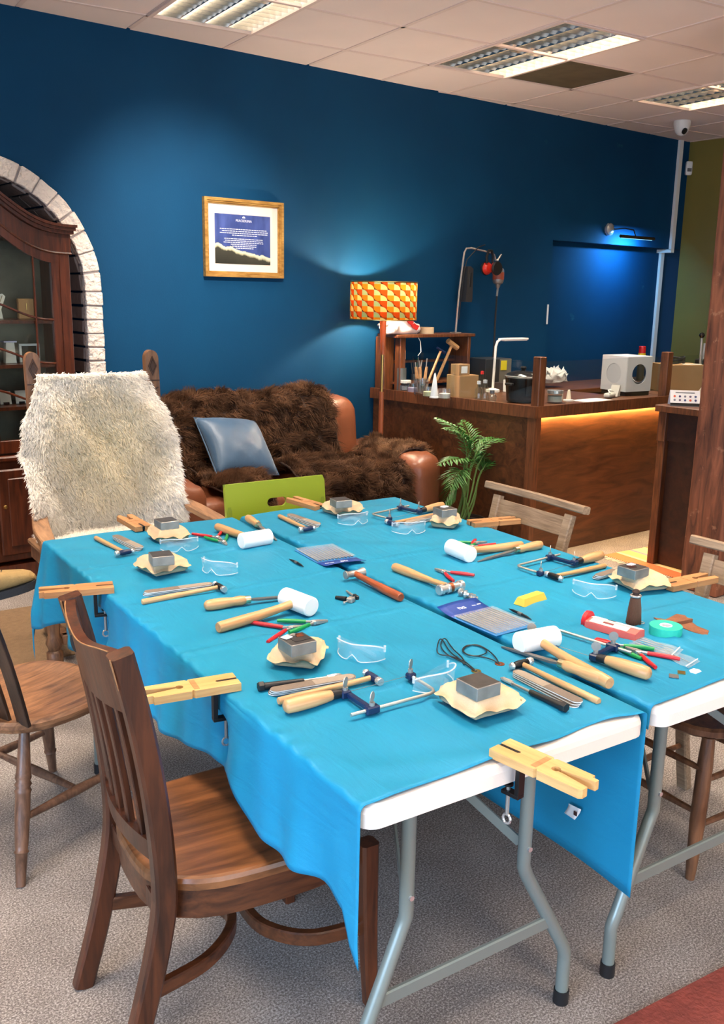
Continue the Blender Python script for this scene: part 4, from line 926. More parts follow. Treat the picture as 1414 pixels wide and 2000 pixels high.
MB().lathe([(.03,0),(.032,.01),(.032,k_*.55)], 18).build('can', plain('dark_can', rgb(60,60,55), .3), sc); MB().lathe([(.0325,k_*.55),(.0325,k_*.80)], 18).build('yellow_band', plain('yellow_band', rgb(215,195,50), .4), sc); MB().lathe([(.03,k_*.8),(.03,k_-.004),(.026,k_)], 18).build('cap', plain('red_cap', rgb(205,30,30), .35), sc)
bx = carton('brown cardboard carton at the right end of the counter', (3.72,-1.22,CT), (.30,.26,.2), -.5)
MB().box((-.151,0,.1), (.002,.05,.2)).build('tape_strip', plain('parcel_tape', rgb(140,112,80), .35), bx, 0)
MB().box((.05,-.09,.2035), (.14,.03,.006)).build('white_strip', MT['paper'], bx, 0)
cb = MB(); 
for k in range(4): cb.tube([(3.70+.07*math.cos(t+k), -1.20+.06*math.sin(t+k), CT+.212+.012*k+.006*math.sin(3*t)) for t in [2*PI*i/14 for i in range(15)]], .006, 6)
tag(cb.build('cable_coil', MT['black']), 'tangle of black cable resting on the brown carton', 'cable')
lv = thing('lever_press', 'steel lever press with black ball knob at the far counter end', 'press', (4.0,-1.25,CT)); p1 = at_y(1371,655,-1.25); bl_ = at_y(1364,775,-1.25); lv.location = (bl_.x,-1.25,CT)
hk = p1.z-CT
MB().box((0,0,.02), (.12,.14,.04), ch=.005).build('base', MT['black_metal'], lv, 0); MB().box((.02,.02,.13), (.07,.07,.2), ch=.008).build('column', MT['black_metal'], lv, 0); MB().tube([(-.02,0,.16),(p1.x-bl_.x,0,hk-.02)], .009, 10).build('lever', MT['chrome'], lv); MB().tube([(.04,.02,.2),(.045,.02,hk-.06)], .009, 10).build('guide_rod', MT['chrome'], lv)
MB().lathe([(.001,-.022),(.015,-.016),(.022,0),(.015,.016),(.001,.022)], 16, TR(p1.x-bl_.x,0,hk)).build('knob', plain('black_ball', rgb(12,12,12), .15), lv); MB().tube([(-.05,0,.15),(.03,0,.15)], .022, 12).build('pivot', MT['steel'], lv)
# ------------------------------------------------------------------ till counter and timber column
tl = thing('till_counter', 'dark wooden till desk end panel with overhanging top', 'counter', (2.45,-1.93,0)); tl.rotation_euler.z = -.02
dkw = wood('dark_red_plywood', rgb(34,14,8), rgb(66,32,18), 3, 6, 0, .5, .03)
MB().box((.55,-.4,.98), (1.14,.84,.04), ch=.003).build('top', MT['counterpost'], tl, 0)
MB().box((.06,-.42,.47), (.02,.74,.93)).build('end_panel', dkw, tl, 0); MB().box((.04,-.42,.87), (.02,.76,.17)).build('apron', dkw, tl, 0)
MB().box((.045,-.02,.48), (.06,.05,.95), ch=.003).build('corner_post', MT['counterpost'], tl, 0); MB().box((.02,-.02,.87), (.03,.055,.18), ch=.003).build('corner_block', MT['counterpost'], tl, 0); MB().box((.6,-.0,.47), (1.04,.018,.93)).build('back_panel', MT['counterwood'], tl, 0)
cd_ = thing('card_sign', 'folded white card with rows of payment symbols on the till', 'sign', (2.62,-2.06,1.0), 0); q = at_z(1335,792,1.0); cd_.location = (q.x,q.y,1.0); cd_.rotation_euler.z = -.85
MB().box((0,-.03,.045), (.17,.003,.10), TR(0,-.0,0) @ TR(0,-.03,.045) @ RX(-.5) @ TR(0,.03,-.045)).build('front_leaf', MT['paper'], cd_, 0); MB().box((0,.03,.045), (.17,.003,.10), TR(0,.03,.045) @ RX(.5) @ TR(0,-.03,-.045)).build('back_leaf', MT['paper'], cd_, 0)
FM = TR(0,-.03,.045) @ RX(-.5)
MB().box((0,-.0025,-.04), (.17,.002,.018), FM).build('dark_band', MT['black'], cd_, 0)
for r_ in range(2):
    for c_ in range(5):
        col_ = [rgb(215,90,60),rgb(70,70,110),rgb(130,130,140),rgb(120,100,120),rgb(80,90,130)][(c_+2*r_)%5]
        MB().lathe([(.007,0),(.007,.001)], 10, FM @ TR(-.06+.03*c_,-.0018,.012-.024*r_) @ RX(PI/2)).build('symbol', plain('symbol', col_, .5), cd_, 0)
MB().box((0,-.002,.036), (.11,.001,.006), FM).build('text_line', plain('grey_ink', rgb(120,120,120), .6), cd_, 0)
lfl = thing('leaflet', 'cream leaflet leaning behind the card sign', 'leaflet', (cd_.location.x+.12,cd_.location.y-.02,1.0), -.6); MB().prism([(-.06,0),(.08,0),(.08,.16),(.05,.15)], -.002, .002, RX(PI/2-.1)).build('leaf', plain('cream_paper', rgb(235,220,190), .7), lfl, 0)
colm = wood('rough_red_timber', rgb(62,32,22), rgb(150,90,62), 3, 7, 2, .6, .25, wear=rgb(176,128,98), dist=6)
pc = at_z(1338,1150,0)
cl = MB(); CS = .24
cl.rbox((0,0,1.505), (CS,CS,3.01), .02, 10, fn=lambda p: Vector((p.x+.004*wob(p.z*2,p.y*4), p.y+.004*wob(p.z*2.3,p.x*4), p.z)))
clo = thing('timber_column', 'rough reddish timber column beside the till counter', 'column', (2.185+CS/2,-2.43-CS/2+.09,0)); cl.build('shaft', colm, clo, 30); clo.rotation_euler.z = -.05
# ------------------------------------------------------------------ palm in a pot
palm = thing('potted_palm', 'parlour palm with arching green fronds in front of the counter', 'plant', (1.80,-.98,0))
q = at_z(920,1050,0); palm.location = (1.66,-1.10,0)
leafm = plain('palm_green', rgb(62,112,44), .45, 0, 0, 0, .35, 12, Subsurface_Weight=.05)
stem_m = plain('palm_stem', rgb(96,128,62), .5)
MB().lathe([(.10,0),(.115,.01),(.135,.22),(.14,.24),(.13,.24),(.125,.22),(.001,.21)], 24, None, False).build('pot', plain('dark_pot', rgb(42,32,28), .5), palm); MB().lathe([(.122,.2),(.06,.212),(.001,.215)], 20, None, False).build('soil', plain('soil', rgb(45,32,24), .95), palm)
pr = random.Random(21)
def frond(base, top, tip, leaflets, ll, w_=.011):
    b_, t_, e_ = Vector(base), Vector(top), Vector(tip); sm = MB()
    pts = [b_.lerp(t_, k/5)+Vector((.006*math.sin(k),.006*math.cos(k*1.3),0)) for k in range(6)]
    ctrl = t_+(t_-b_).normalized()*(e_-t_).length*.55; arc = []
    for k in range(1, 11):
        s = k/10; arc.append(t_*(1-s)**2+ctrl*2*s*(1-s)+e_*s*s)
    so_ = sm.tube(pts+arc, [.006]*6+[.004-.0003*k for k in range(10)], 6).build('stem', stem_m, palm)
    lf = MB(); full_ = [t_]+arc
    for k in range(leaflets):
        s = .12+.88*k/(leaflets-1); i = min(9, int(s*10)); f = s*10-i; p = full_[i].lerp(full_[i+1], f); tg = (full_[min(10,i+1)]-full_[max(0,i)]).normalized()
        sd = tg.cross(Vector((0,0,1))); sd = sd.normalized() if sd.length > .05 else Vector((1,0,0))
        for sg in (-1,1):
            L = ll*math.sin(PI*(.18+.75*s))*pr.uniform(.85,1.15); d = (sd*sg*.8+tg*.75+Vector((0,0,.18))).normalized(); m1 = p+d*L*.5+Vector((0,0,-.012)); m2 = p+d*L+Vector((pr.uniform(-.01,.01),pr.uniform(-.01,.01),-.3*L-.01))
            wv = d.cross(Vector((0,0,1))).normalized()*w_*.5; up = Vector((0,0,.002))
            lf.add([p-wv*.3, p+wv*.3, m1-wv, m1+up*2, m1+wv, m2], [(0,1,3,2),(1,4,3),(2,3,5),(3,4,5)])
    lf.build('leaves', leafm, so_, 0)
def pp(px, py, y): v = at_y(px, py, y); return v-Vector(palm.location)
bY = palm.location.y
for (b_, t_, e_, yy) in [((900,960),(910,905),(852,815),0),((905,960),(918,890),(870,835),.05),((925,960),(925,900),(1000,858),-.02),((930,960),(935,910),(985,895),.08),((915,960),(912,930),(860,905),-.05),((935,960),(942,920),(965,905),.04),((920,960),(916,900),(905,820),.1),((910,960),(905,930),(880,950),-.06),((940,960),(938,930),(950,880),.06),((925,960),(922,915),(935,850),-.08),((905,960),(903,945),(868,985),.03)]:
    tpp = pp(*t_, bY+yy*.5); bb_ = Vector((pr.uniform(-.05,.05), pr.uniform(-.05,.05), .2)); frond(bb_, tpp, pp(*e_, bY+yy*1.6), 16, .135, .017)
# ------------------------------------------------------------------ two folding tables
TO = Vector((-1.53275,-4.05572,0)); TH = -.094494
tu = Vector((math.cos(TH), math.sin(TH), 0)); tv = Vector((-math.sin(TH), math.cos(TH), 0))
def tw(u, v, z=0): return TO+tu*u+tv*v+Vector((0,0,z))
def tpx(px, py, z=.755): p = at_z(px, py, z)-TO; return p.dot(tu), p.dot(tv)
ZC = .7445     # top of the cloth
LEN = 2.07
tbl_white = plain('white_moulded_plastic', rgb(226,212,200), .5, 0, .05, 200); tbl_leg = plain('grey_green_enamel', rgb(122,130,124), .35, .25)
def rrect(x0, x1, y0, y1, r, n=5):
    out = []
    for (cx, cy, a0) in ((x1-r,y0+r,-PI/2),(x1-r,y1-r,0),(x0+r,y1-r,PI/2),(x0+r,y0+r,PI)):
        for k in range(n+1): a = a0+PI/2*k/n; out.append((cx+r*math.cos(a), cy+r*math.sin(a)))
    return out
def folding_table(label, u0, u1, cen, tops, foots, zk, fv):
    t = thing('folding_table', label, 'table', TO, TH, 'white folding tables')
    m = MB(); rings = []
    for (z, ins) in ((.692,.004),(.694,0),(.722,0),(.733,.003),(.738,.010)): rings.append([(x,y,z) for x, y in rrect(u0+ins,u1-ins,ins,LEN-ins,.035)])
    n = len(rings[0])
    for k in range(len(rings)-1): m.add(rings[k]+rings[k+1], [(i,(i+1)%n,n+(i+1)%n,n+i) for i in range(n)])
    m.add(rings[0], [tuple(range(n))[::-1]]); m.add(rings[-1], [tuple(range(n))]); m.build('table_top', tbl_white, t, 40)
    for (vb, sg) in ((fv, 1), (LEN-fv-.28, -1)):
        vt = vb+.02*sg
        for s in (-1,1):
            a = MB(); xt, xb = cen+s*tops, cen+s*foots
            P = [(xt,vt,.70),(xt,vt,.42),(xt,vt,.395),(xt+s*(foots-tops)*.08,vt,.37),(xb-s*(foots-tops)*.1,vb,.165),(xb,vb,.135),(xb,vb,.11),(xb,vb,.002)]
            lo_ = a.tube(P, .0155, 12).build('leg', tbl_leg, t, 50)
            MB().tube([(xb,vb,0),(xb,vb,.035)], .0185, 12).build('rubber_foot', MT['black'], lo_)
            MB().tube([(xt,vt-.014,.445),(xt,vt-.019,.445)], .006, 8).build('rivet', MT['chrome'], lo_)
        f = (.235-.135)/(.395-.135); xc = foots+(tops-foots)*f
        MB().box((cen,vb+.006,.235), (2*xc,.012,.032), ch=.003).build('crossbar', tbl_leg, t, 0)
        MB().box((cen,vt,.685), (2*tops+.06,.04,.014)).build('mounting_plate', tbl_leg, t, 0)
        for s in (-1,1):
            a_, b_ = Vector((cen+s*tops, vt+.016*sg, .445)), Vector((cen-.02, vt+sg*.30, .675)); m = MB(); d_ = b_-a_; L_b = d_.length
            m.box((L_b/2,0,0), (L_b,.005,.022), TR(*a_) @ d_.to_track_quat('X', 'Z').to_matrix().to_4x4()); m.build('folding_brace', tbl_leg, t, 0)
        MB().tube([(cen,vt+sg*.30,.68),(cen,vt+sg*.30,.665)], .016, 10).build('brace_hinge', MT['black_metal'], t)
    return t
folding_table('white folding table under the left blue cloth', 0, .737, .335, .160, .290, .39, .085)
folding_table('white folding table under the right blue cloth', .777, 1.53, 1.150, .22, .362, .20, .09)
# ------------------------------------------------------------------ cloths
def cloth_mat():
    m, nt, b = newmat('turquoise_satin'); c = coords(nt)
    n = nd(nt, 'ShaderNodeTexNoise', i_Scale=3, i_Detail=4); nt.links.new(c, n.inputs[0])
    nt.links.new(ramp(nt, n.outputs[0], [(.3, rgb(24,125,163)), (.7, rgb(30,135,173))]), b.inputs['Base Color'])
    b.inputs['Roughness'].default_value = .5; b.inputs['Specular IOR Level'].default_value = .25
    n2 = nd(nt, 'ShaderNodeTexNoise', i_Scale=22, i_Detail=4, i_Distortion=.6); nt.links.new(coords(nt, (1,.25,1)), n2.inputs[0])
    n3 = nd(nt, 'ShaderNodeTexNoise', i_Scale=600, i_Detail=1); nt.links.new(c, n3.inputs[0])
    ad = nd(nt, 'ShaderNodeMath', operation='MULTIPLY_ADD'); ad.inputs[1].default_value = .06; nt.links.new(n3.outputs[0], ad.inputs[0]); nt.links.new(n2.outputs[0], ad.inputs[2])
    bump(nt, b, ad.outputs[0], .35, .008); return m
CM = cloth_mat()
def interp(x, pts):
    if x <= pts[0][0]: return pts[0][1]
    for (a, fa), (b, fb) in zip(pts, pts[1:]):
        if x <= b: t = (x-a)/(b-a); t = t*t*(3-2*t); return fa+(fb-fa)*t
    return pts[-1][1]
def crease(x, c, w=.006): return math.exp(-((x-c)/w)**2)
def topz(u, v, cu, cvs):
    z = .0012*math.sin(u*19+3*math.sin(v*5))+.0010*math.sin(v*23+2*math.sin(u*8)+1)
    z += .0040*max(0,math.sin(u*4.3+v*7.7+1.2*math.sin(v*3.1)))**12+.0034*max(0,math.sin(u*9.1-v*5.3+2))**16
    for c in cvs: z += .0050*crease(v+.01*math.sin(u*6), c)-.0022*crease(v, c+.016, .009)
    for c in cu: z += .0048*crease(u+.006*math.sin(v*4), c)-.0022*crease(u, c+.016, .009)
    return z
ZT = .7405
def cloth(name, label, u0, u1, v0f, v1, hemL, hemR, cu, cvs, waveL, waveR, offR=.0, nl=20, nr=14, nt_=38, nv=170, tucks=()):
    t = thing(name, label, 'tablecloth', TO, TH, 'blue tablecloths')
    def row(v_, t_):
        """cross-section from left hem to right hem at length fraction t_"""
        v = v_; out = []; r = .012
        hl = ZT-hemL(v); hr = ZT-hemR(v)
        for k in range(nl):
            d = hl*(1-k/nl); f = d/.25; fr = max(0,.12-v)/.12
            tk = sum(math.exp(-((v-vc)/.04)**2) for vc in tucks)*min(1,max(0,(d-.05)/.03))*min(1,max(0,1-(d-.13)/.09)); uu = u0-.006-.028*min(1,f)**1.2*(1-tk)+waveL(v, d)*min(1,f)*(1-tk)+.042*tk; vv = v-.055*fr*f*f*.4
            out.append((uu, vv, ZT-r-max(0,d-r) if d > r else ZT-d))
        for k in range(6):
            a = PI/2*k/5; out.append((u0-.006+r-r*math.cos(a)+.0015*math.sin(v*90)*math.sin(a), v, ZT-r+r*math.sin(a)+.0035+.0035*math.sin(v*78+1.8*math.sin(v*23))*math.sin(a)*(.4+.6*math.sin(v*5)**2)))
        for k in range(1, nt_):
            u = u0+r+(u1-u0-2*r)*k/nt_; e = min(1, min(k, nt_-k)/3); dv = 0
            vv = v+(v0f(u)-v0f(u0))*max(0,1-t_*14); out.append((u, vv, ZT+.0035+topz(u, v, cu, cvs)*e))
        for k in range(6):
            a = PI/2*(1-k/5); out.append((u1+.006-r+r*math.cos(a), v, ZT-r+r*math.sin(a)+.003))
        for k in range(1, nr+1):
            d = hr*k/nr; out.append((u1+.006+offR*min(1,d/.1)+waveR(v, d), v, ZT-max(d, r*.5)))
        return out
    m = MB(); rows = [row(v0f(u0)+(v1-v0f(u0))*(j/nv), j/nv) for j in range(nv+1)]
    # the far end turns down over the table edge
    last = rows[-1]
    rows.append([(x, y+.012, z-.012) for x, y, z in last]); rows.append([(x, y+.018, z-.06) for x, y, z in last]); rows.append([(x, y+.020, z-.14) for x, y, z in last])
    q = len(rows[0]); m.v = [p for r_ in rows for p in r_]
    m.f = [(j*q+i, j*q+i+1, (j+1)*q+i+1, (j+1)*q+i) for j in range(len(rows)-1) for i in range(q-1)]
    o = m.build('fabric', CM, t, 180); solid(o, .0012, -1); return t
hemL1 = lambda v: interp(v, [(-.02,.40),(.02,.45),(.06,.52),(.12,.535),(.21,.522),(.36,.515),(.50,.575),(.62,.55),(.93,.53),(1.3,.51),(1.63,.485),(1.85,.50),(2.03,.44),(2.1,.43)])
c1 = cloth('tablecloth', 'turquoise cloth covering the left folding table with its tag showing', 0, .737, lambda u: .008+.010*math.sin(u*5)+.02*interp(u,[(.45,0),(.6,1),(.74,.2)]), 2.075, hemL1, lambda v: .28+.012*math.sin(v*3), (.375,), (.42,.83,1.24,1.65), lambda v, d: (.012*math.sin(v*11+.6)+.011*math.sin(v*21+.8*math.sin(v*4))+.006*math.sin(v*47+d*9))*(1 if v < 1.5 else 1+1.6*(v-1.5)), lambda v, d: .006*math.sin(v*9)*d/.4, .0, tucks=(.600,1.425))
lb_ = MB(); lb_.grid(lambda a, b: (.731-.006*a*b+.003*math.sin(4*b), .203-.040*a+.010*b, .426-.030*b+.004*a), 4, 4); lo_ = lb_.build('care_label', plain('white_label', rgb(232,230,228), .7), c1, 180); solid(lo_, .0006)
MB().box((.7265,.176,.414), (.0015,.010,.010)).build('label_mark', plain('dark_mark', rgb(60,30,30), .6), c1, 0)
cloth('tablecloth', 'turquoise cloth covering the right folding table', .777, 1.53, lambda u: .028+.008*math.sin(u*7), 2.075, lambda v: .685+.01*math.sin(v*13), lambda v: .46+.03*math.sin(v*4), (1.16,), (.46,.87,1.28,1.69), lambda v, d: .004*math.sin(v*12), lambda v, d: .02*math.sin(v*12)*min(1,d/.2)+.02*min(1,d/.2), .0, 5, 12, 38, 140)
# ------------------------------------------------------------------ tools
def put(t, u, v, deg=0, z=ZC): t.location = tw(u, v, z); t.rotation_euler.z = TH+math.radians(deg); return t
def tool(proto, u, v, deg, label, z=ZC, group=None):
    t = proto if not proto.get('used') else copy_tree(proto)
    proto['used'] = 1; t['label'] = label
    if group: t['group'] = group
    return put(t, u, v, deg, z)
# -- mallet
ml = thing('nylon_mallet', 'x', 'mallet')
MB().tube([(0,0,.0155),(.004,0,.0155),(.06,0,.0165),(.13,0,.0185),(.2,0,.0225),(.265,0,.028)], [.0130,.0148,.0152,.0135,.0115,.0118], 14).build('handle', MT['beech'], ml, 50)
MB().lathe([(.024,-.06),(.0275,-.057),(.028,-.05),(.028,.05),(.0275,.057),(.024,.06)], 26, TR(.27,0,.028) @ RX(PI/2)).build('head', MT['nylon'], ml)
G_ = 'white headed mallets on the table'
tool(ml, .756,.13, 84, 'white nylon mallet lying nearest the camera, head toward the blue file pack', group=G_)
tool(ml, .14,.915, 10, 'white nylon mallet on the left side above the red and green pliers', group=G_)
tool(ml, .591,1.905, -85, 'white nylon mallet at the back end in front of the green chair', group=G_)
tool(ml, 1.418,1.141, 177, 'white nylon mallet on the far right beside the far wooden chair', group=G_)
# -- hand file
hf = thing('hand_file', 'x', 'file')
MB().tube([(0,0,.0165),(.006,0,.0165),(.02,0,.0165),(.05,0,.0165),(.085,0,.0165),(.108,0,.0165),(.122,0,.0165)], [.008,.0135,.016,.0158,.0125,.0145,.011], 14).build('handle', MT['beech'], hf, 60)
MB().tube([(.118,0,.0165),(.136,0,.0165)], [.0115,.0105], 14).build('ferrule', plain('pale_brass', rgb(205,195,160), .3, 1), hf)
MB().add([(.132,-.003,.013),(.132,.003,.013),(.132,.003,.018),(.132,-.003,.018),(.16,-.0075,.010),(.16,.0075,.010),(.16,.0075,.016),(.16,-.0075,.016),(.27,-.0065,.004),(.27,.0065,.004),(.27,.0065,.009),(.27,-.0065,.009),(.315,-.002,.001),(.315,.002,.001),(.315,.002,.004),(.315,-.002,.004)], [(0,3,2,1)]+[(4*k+a,4*k+b,4*k+4+b,4*k+4+a) for k in range(3) for a, b in ((0,1),(1,2),(2,3),(3,0))]+[(12,13,14,15)]).build('blade', MT['dark_steel'], hf, 0)
G_ = 'wooden handled hand files'
tool(hf, .761,.143, 98, 'wooden handled file lying under the front mallet handle', group=G_)
tool(hf, .18,1.092, -5, 'wooden handled file pointing under the left mallet head', group=G_)
tool(hf, .751,1.975, -97, 'wooden handled file beside the mallet at the back end', group=G_)
tool(hf, 1.485,1.11, -176, 'wooden handled file in front of the far right mallet', group=G_)
# -- piercing saw frame
sw = thing('saw_frame', 'x', 'saw')
MB().tube([(0,0,.017),(.006,0,.017),(.03,0,.017),(.07,0,.017),(.1,0,.017),(.118,0,.017)], [.010,.0155,.0168,.016,.0135,.011], 14).build('handle', MT['beech'], sw, 60)
MB().tube([(.116,0,.017),(.14,0,.016)], [.0115,.010], 12).build('collar', MT['black'], sw)
fr_ = MB(); fr_.box((.150,-.002,.014), (.024,.022,.018), ch=.003); fr_.box((.156,-.05,.013), (.013,.09,.012), ch=.002); fr_.box((.158,-.098,.013), (.034,.018,.018), ch=.003); fo = fr_.build('arm', MT['navy'], sw, 0)
MB().tube([(.105,-.098,.013),(.2,-.098,.013),(.312,-.098,.013),(.326,-.094,.013),(.333,-.082,.013),(.335,-.05,.013),(.335,.002,.013)], .0042, 8).build('rod', plain('pale_steel', rgb(195,190,180), .35, .8), sw, 60)
MB().box((.335,.004,.013), (.022,.018,.016), ch=.003).build('blade_clamp', MT['navy'], sw, 0)
def wing(x, y, par, z0=.02):
    w_ = MB(); w_.tube([(x,y,z0),(x,y,z0+.01)], .006, 10); 
    w_.lathe([(.001,-.001),(.012,-.001),(.012,.001),(.001,.001)], 14, TR(x,y,z0+.022) @ RZ(.6) @ RX(PI/2)); w_.build('wing_screw', MT['steel'], par)
wing(.150,-.004,sw); wing(.158,-.098,sw); wing(.335,.006,sw)
MB().tube([(.335,.006,.014),(.162,.002,.014)], .0007, 4).build('saw_blade', MT['dark_steel'], sw)
G_ = 'piercing saw frames'
tool(sw, .057,.400, 0, 'piercing saw frame near the left edge in front of the small hammer', group=G_)
tool(sw, .877,.116, 101, 'piercing saw frame by the front seam of the two tables', group=G_)
tool(sw, 1.569,.904, -173, 'piercing saw frame near the right edge beyond the yellow wax', group=G_)
tool(sw, 1.563,1.778, -168, 'piercing saw frame at the far back right corner', group=G_)
# -- small bench hammer
def hammer_proto(hm):
    h = thing('bench_hammer', 'x', 'hammer')
    MB().tube([(0,0,.0085),(.003,0,.0085),(.1,0,.009),(.18,0,.0105),(.25,0,.012)], [.0072,.0085,.0085,.0068,.0062], 10).build('handle', MT['beech'], h, 60)
    hd = MB().tube([(.245,-.020,.012),(.245,-.012,.012),(.245,.012,.012),(.245,.022,.012)], [.0075,.0095,.0095,.0078], 12).build('head', hm, h, 50)
    MB().lathe([(.0085,0),(.0098,.002),(.0098,.012),(.009,.014)], 14, TR(.245,-.020,.012) @ RX(PI/2)).build('flat_face', MT['chrome'], h)
    MB().lathe([(.004,0),(.006,.006),(.0095,.011),(.0075,.017),(.001,.02)], 14, TR(.245,.018,.012) @ RX(-PI/2)).build('ball_face', MT['chrome'], h)
    return h
hb, hn = hammer_proto(MT['black_metal']), hammer_proto(MT['navy'])
G_ = 'small bench hammers'
for (pr_, u, v, d, lab) in [(hb,.672,.084,91,'small black headed hammer nearest the front edge beside the emery boards'),(hn,.068,.449,-1,'small navy headed hammer near the left edge behind the saw frame'),(hb,.05,1.233,2,'small hammer with dark head on the left edge by the long file'),(hn,.158,1.99,-85,'small navy headed hammer at the back left corner'),(hn,.889,1.971,-93,'small navy headed hammer in front of the green chair'),(hb,1.499,.824,-178,'small black headed hammer on the right between saw frame and safety glasses'),(hn,1.45,1.688,-170,'small hammer half hidden behind glasses at the far back right')]: tool(pr_, u, v, d, lab, group=G_)
# -- emery boards, three in every stack
cap_ = [(.09+.014*math.cos(a), .014*math.sin(a)) for a in [-PI/2+PI*k/8 for k in range(9)]]+[(-.09+.014*math.cos(a), .014*math.sin(a)) for a in [PI/2+PI*k/8 for k in range(9)]]
eb_ = thing('emery_board', 'x', 'emery board')
MB().prism(cap_, .0012, .0038).build('core', MT['white'], eb_, 0)
MB().prism([(x*.99,y*.97) for x, y in cap_], 0, .0012).build('black_face', MT['black'], eb_, 0)
hc = [p for p in cap_ if p[0] > 0]; hc2 = [(.0,-.014)]+hc[:9]+[(.0,.014)]
MB().prism(cap_, .0038, .0046).build('grey_face', plain('grey_emery', rgb(118,104,92), .75, 0, .3, 300), eb_, 0)
MB().prism([(.0,-.0135),(.088,-.0135),(.1,-.006),(.1,.006),(.088,.0135),(0,.0135)], .0046, .0050).build('fine_face', plain('pale_emery', rgb(148,136,122), .55, 0, .2, 300), eb_, 0)
where = [(.623,.202,90,'stack by the front hammer'),(.176,.487,-9,'stack behind the left saw frame'),(.183,1.292,-7,'stack on the left edge by the sandbag'),(.232,1.875,-85,'stack at the back left corner'),(.936,1.863,-86,'stack in front of the green chair'),(1.475,.765,8,'stack on the right beside the big sandbag'),(1.36,1.645,-170,'stack at the far back right')]
for (u, v, d, w_) in where:
    for k in range(3): tool(eb_, u+.001*k, v-.0015*k, d+(1.5*k-1.5), ['bottom','middle','top'][k]+' emery board in the '+w_, ZC+.0052*k, 'stacked emery boards')
# -- push punch
pn = thing('drill_punch', 'x', 'punch')
MB().lathe([(.010,0),(.0115,.002),(.0115,.012),(.009,.014)], 6, TR(0,0,.0115) @ RY(PI/2)).build('hex_cap', MT['black'], pn, 0); MB().tube([(.012,0,.0105),(.11,0,.0075)], [.0085,.0062], 12).build('grip', MT['black'], pn); MB().tube([(.11,0,.0075),(.17,0,.006)], .0032, 8).build('shaft', MT['steel'], pn); MB().tube([(.168,0,.0062),(.185,0,.0062),(.198,0,.006),(.208,0,.005)], [.0055,.0062,.0055,.002], 10).build('chuck', MT['chrome'], pn)
tool(pn, .581,.093, 91, 'black handled hand punch at the front edge beside the emery boards', group='hand punches'); tool(pn, .062,.533, -8, 'black ended hand punch lying behind the left emery stack', group='hand punches')
pe = thing('wooden_stick', 'short pale wooden stick behind the left emery boards', 'stick'); MB().tube([(0,0,.004),(.07,0,.004),(.08,0,.003)], [.004,.004,.001], 8).build('stick', MT['pine'], pe); put(pe, *tpx(556,1336), -8)
# -- bench pin and clamp
def bench_pin_mesh():
    p = []
    L, W = .105, .033
    p = [(-L,-W),(.0,-W),(.004,-W+.006),(.008,-W),(L-.006,-W),(L,-W+.006),(L,-.013),(.035,-.0035)]
    a0 = math.radians(200)
    for k in range(9): a = math.radians(-20-320*k/8); p.append((.028+.0095*math.cos(a), .0095*math.sin(a)))
    p += [(.037,.0035),(L,.013),(L,.024),(L-.014,.0245),(L-.014,W),(.008,W),(.004,W-.006),(0,W),(-L,W)]
    p += [(-L,.005),(-.058,.005),(-.054,0),(-.058,-.005),(-L,-.005)]
    return MB().prism(p, 0, .018)
bpm = {}
def pin(u, v, deg, label, mat, flip=1):
    t = thing('bench_pin', label, 'bench pin', group='wooden bench pins clamped to the table edge')
    bench_pin_mesh().build('board', mat, t, 0)
    MB().box((-.006,0,.0182), (.012,.05,.0012)).build('carved_groove', MT['pine_old'], t, 0)
    c = MB(); c.box((-.079,0,.0105), (.05,.010,.012)); c.box((-.052,0,-.03), (.010,.02,.082), ch=.001); c.box((-.068,0,-.074), (.042,.02,.008), ch=.001); cl_ = c.build('clamp', MT['black_metal'], t, 0)
    MB().tube([(-.078,0,-.060),(-.078,0,-.125)], .0042, 8).build('screw', MT['steel'], cl_); MB().tube([(-.078+.009*math.cos(a),0,-.134+.010*math.sin(a)) for a in [2*PI*k/14 for k in range(15)]], .0028, 6).build('eye', MT['chrome'], cl_); MB().lathe([(.010,0),(.010,.004)], 12, TR(-.078,0,-.060)).build('pad', MT['black_metal'], cl_)
    put(t, u, v, deg, ZC+.001); return t
pin(.356,-.070,-80,'pale bench pin projecting from the near table end', MT['pine'])
pin(-.068,.602,172,'pale bench pin on the left edge nearest the slatted chair seat', MT['pine'])
pin(-.078,1.427,166,'tan bench pin on the left edge behind the slatted chair back', MT['pine_old'])
pin(.350,2.135,91,'tan bench pin at the back end before the cream sheepskin', MT['pine_old'])
pin(1.092,2.115,98,'tan bench pin at the back end against the green chair', MT['pine_old'])
pin(1.578,1.472,-11,'tan bench pin on the right edge by the far wooden chair', MT['pine_old'])
pin(1.590,.562,-3,'tan bench pin on the right edge by the nearer wooden chair', MT['pine_old'])
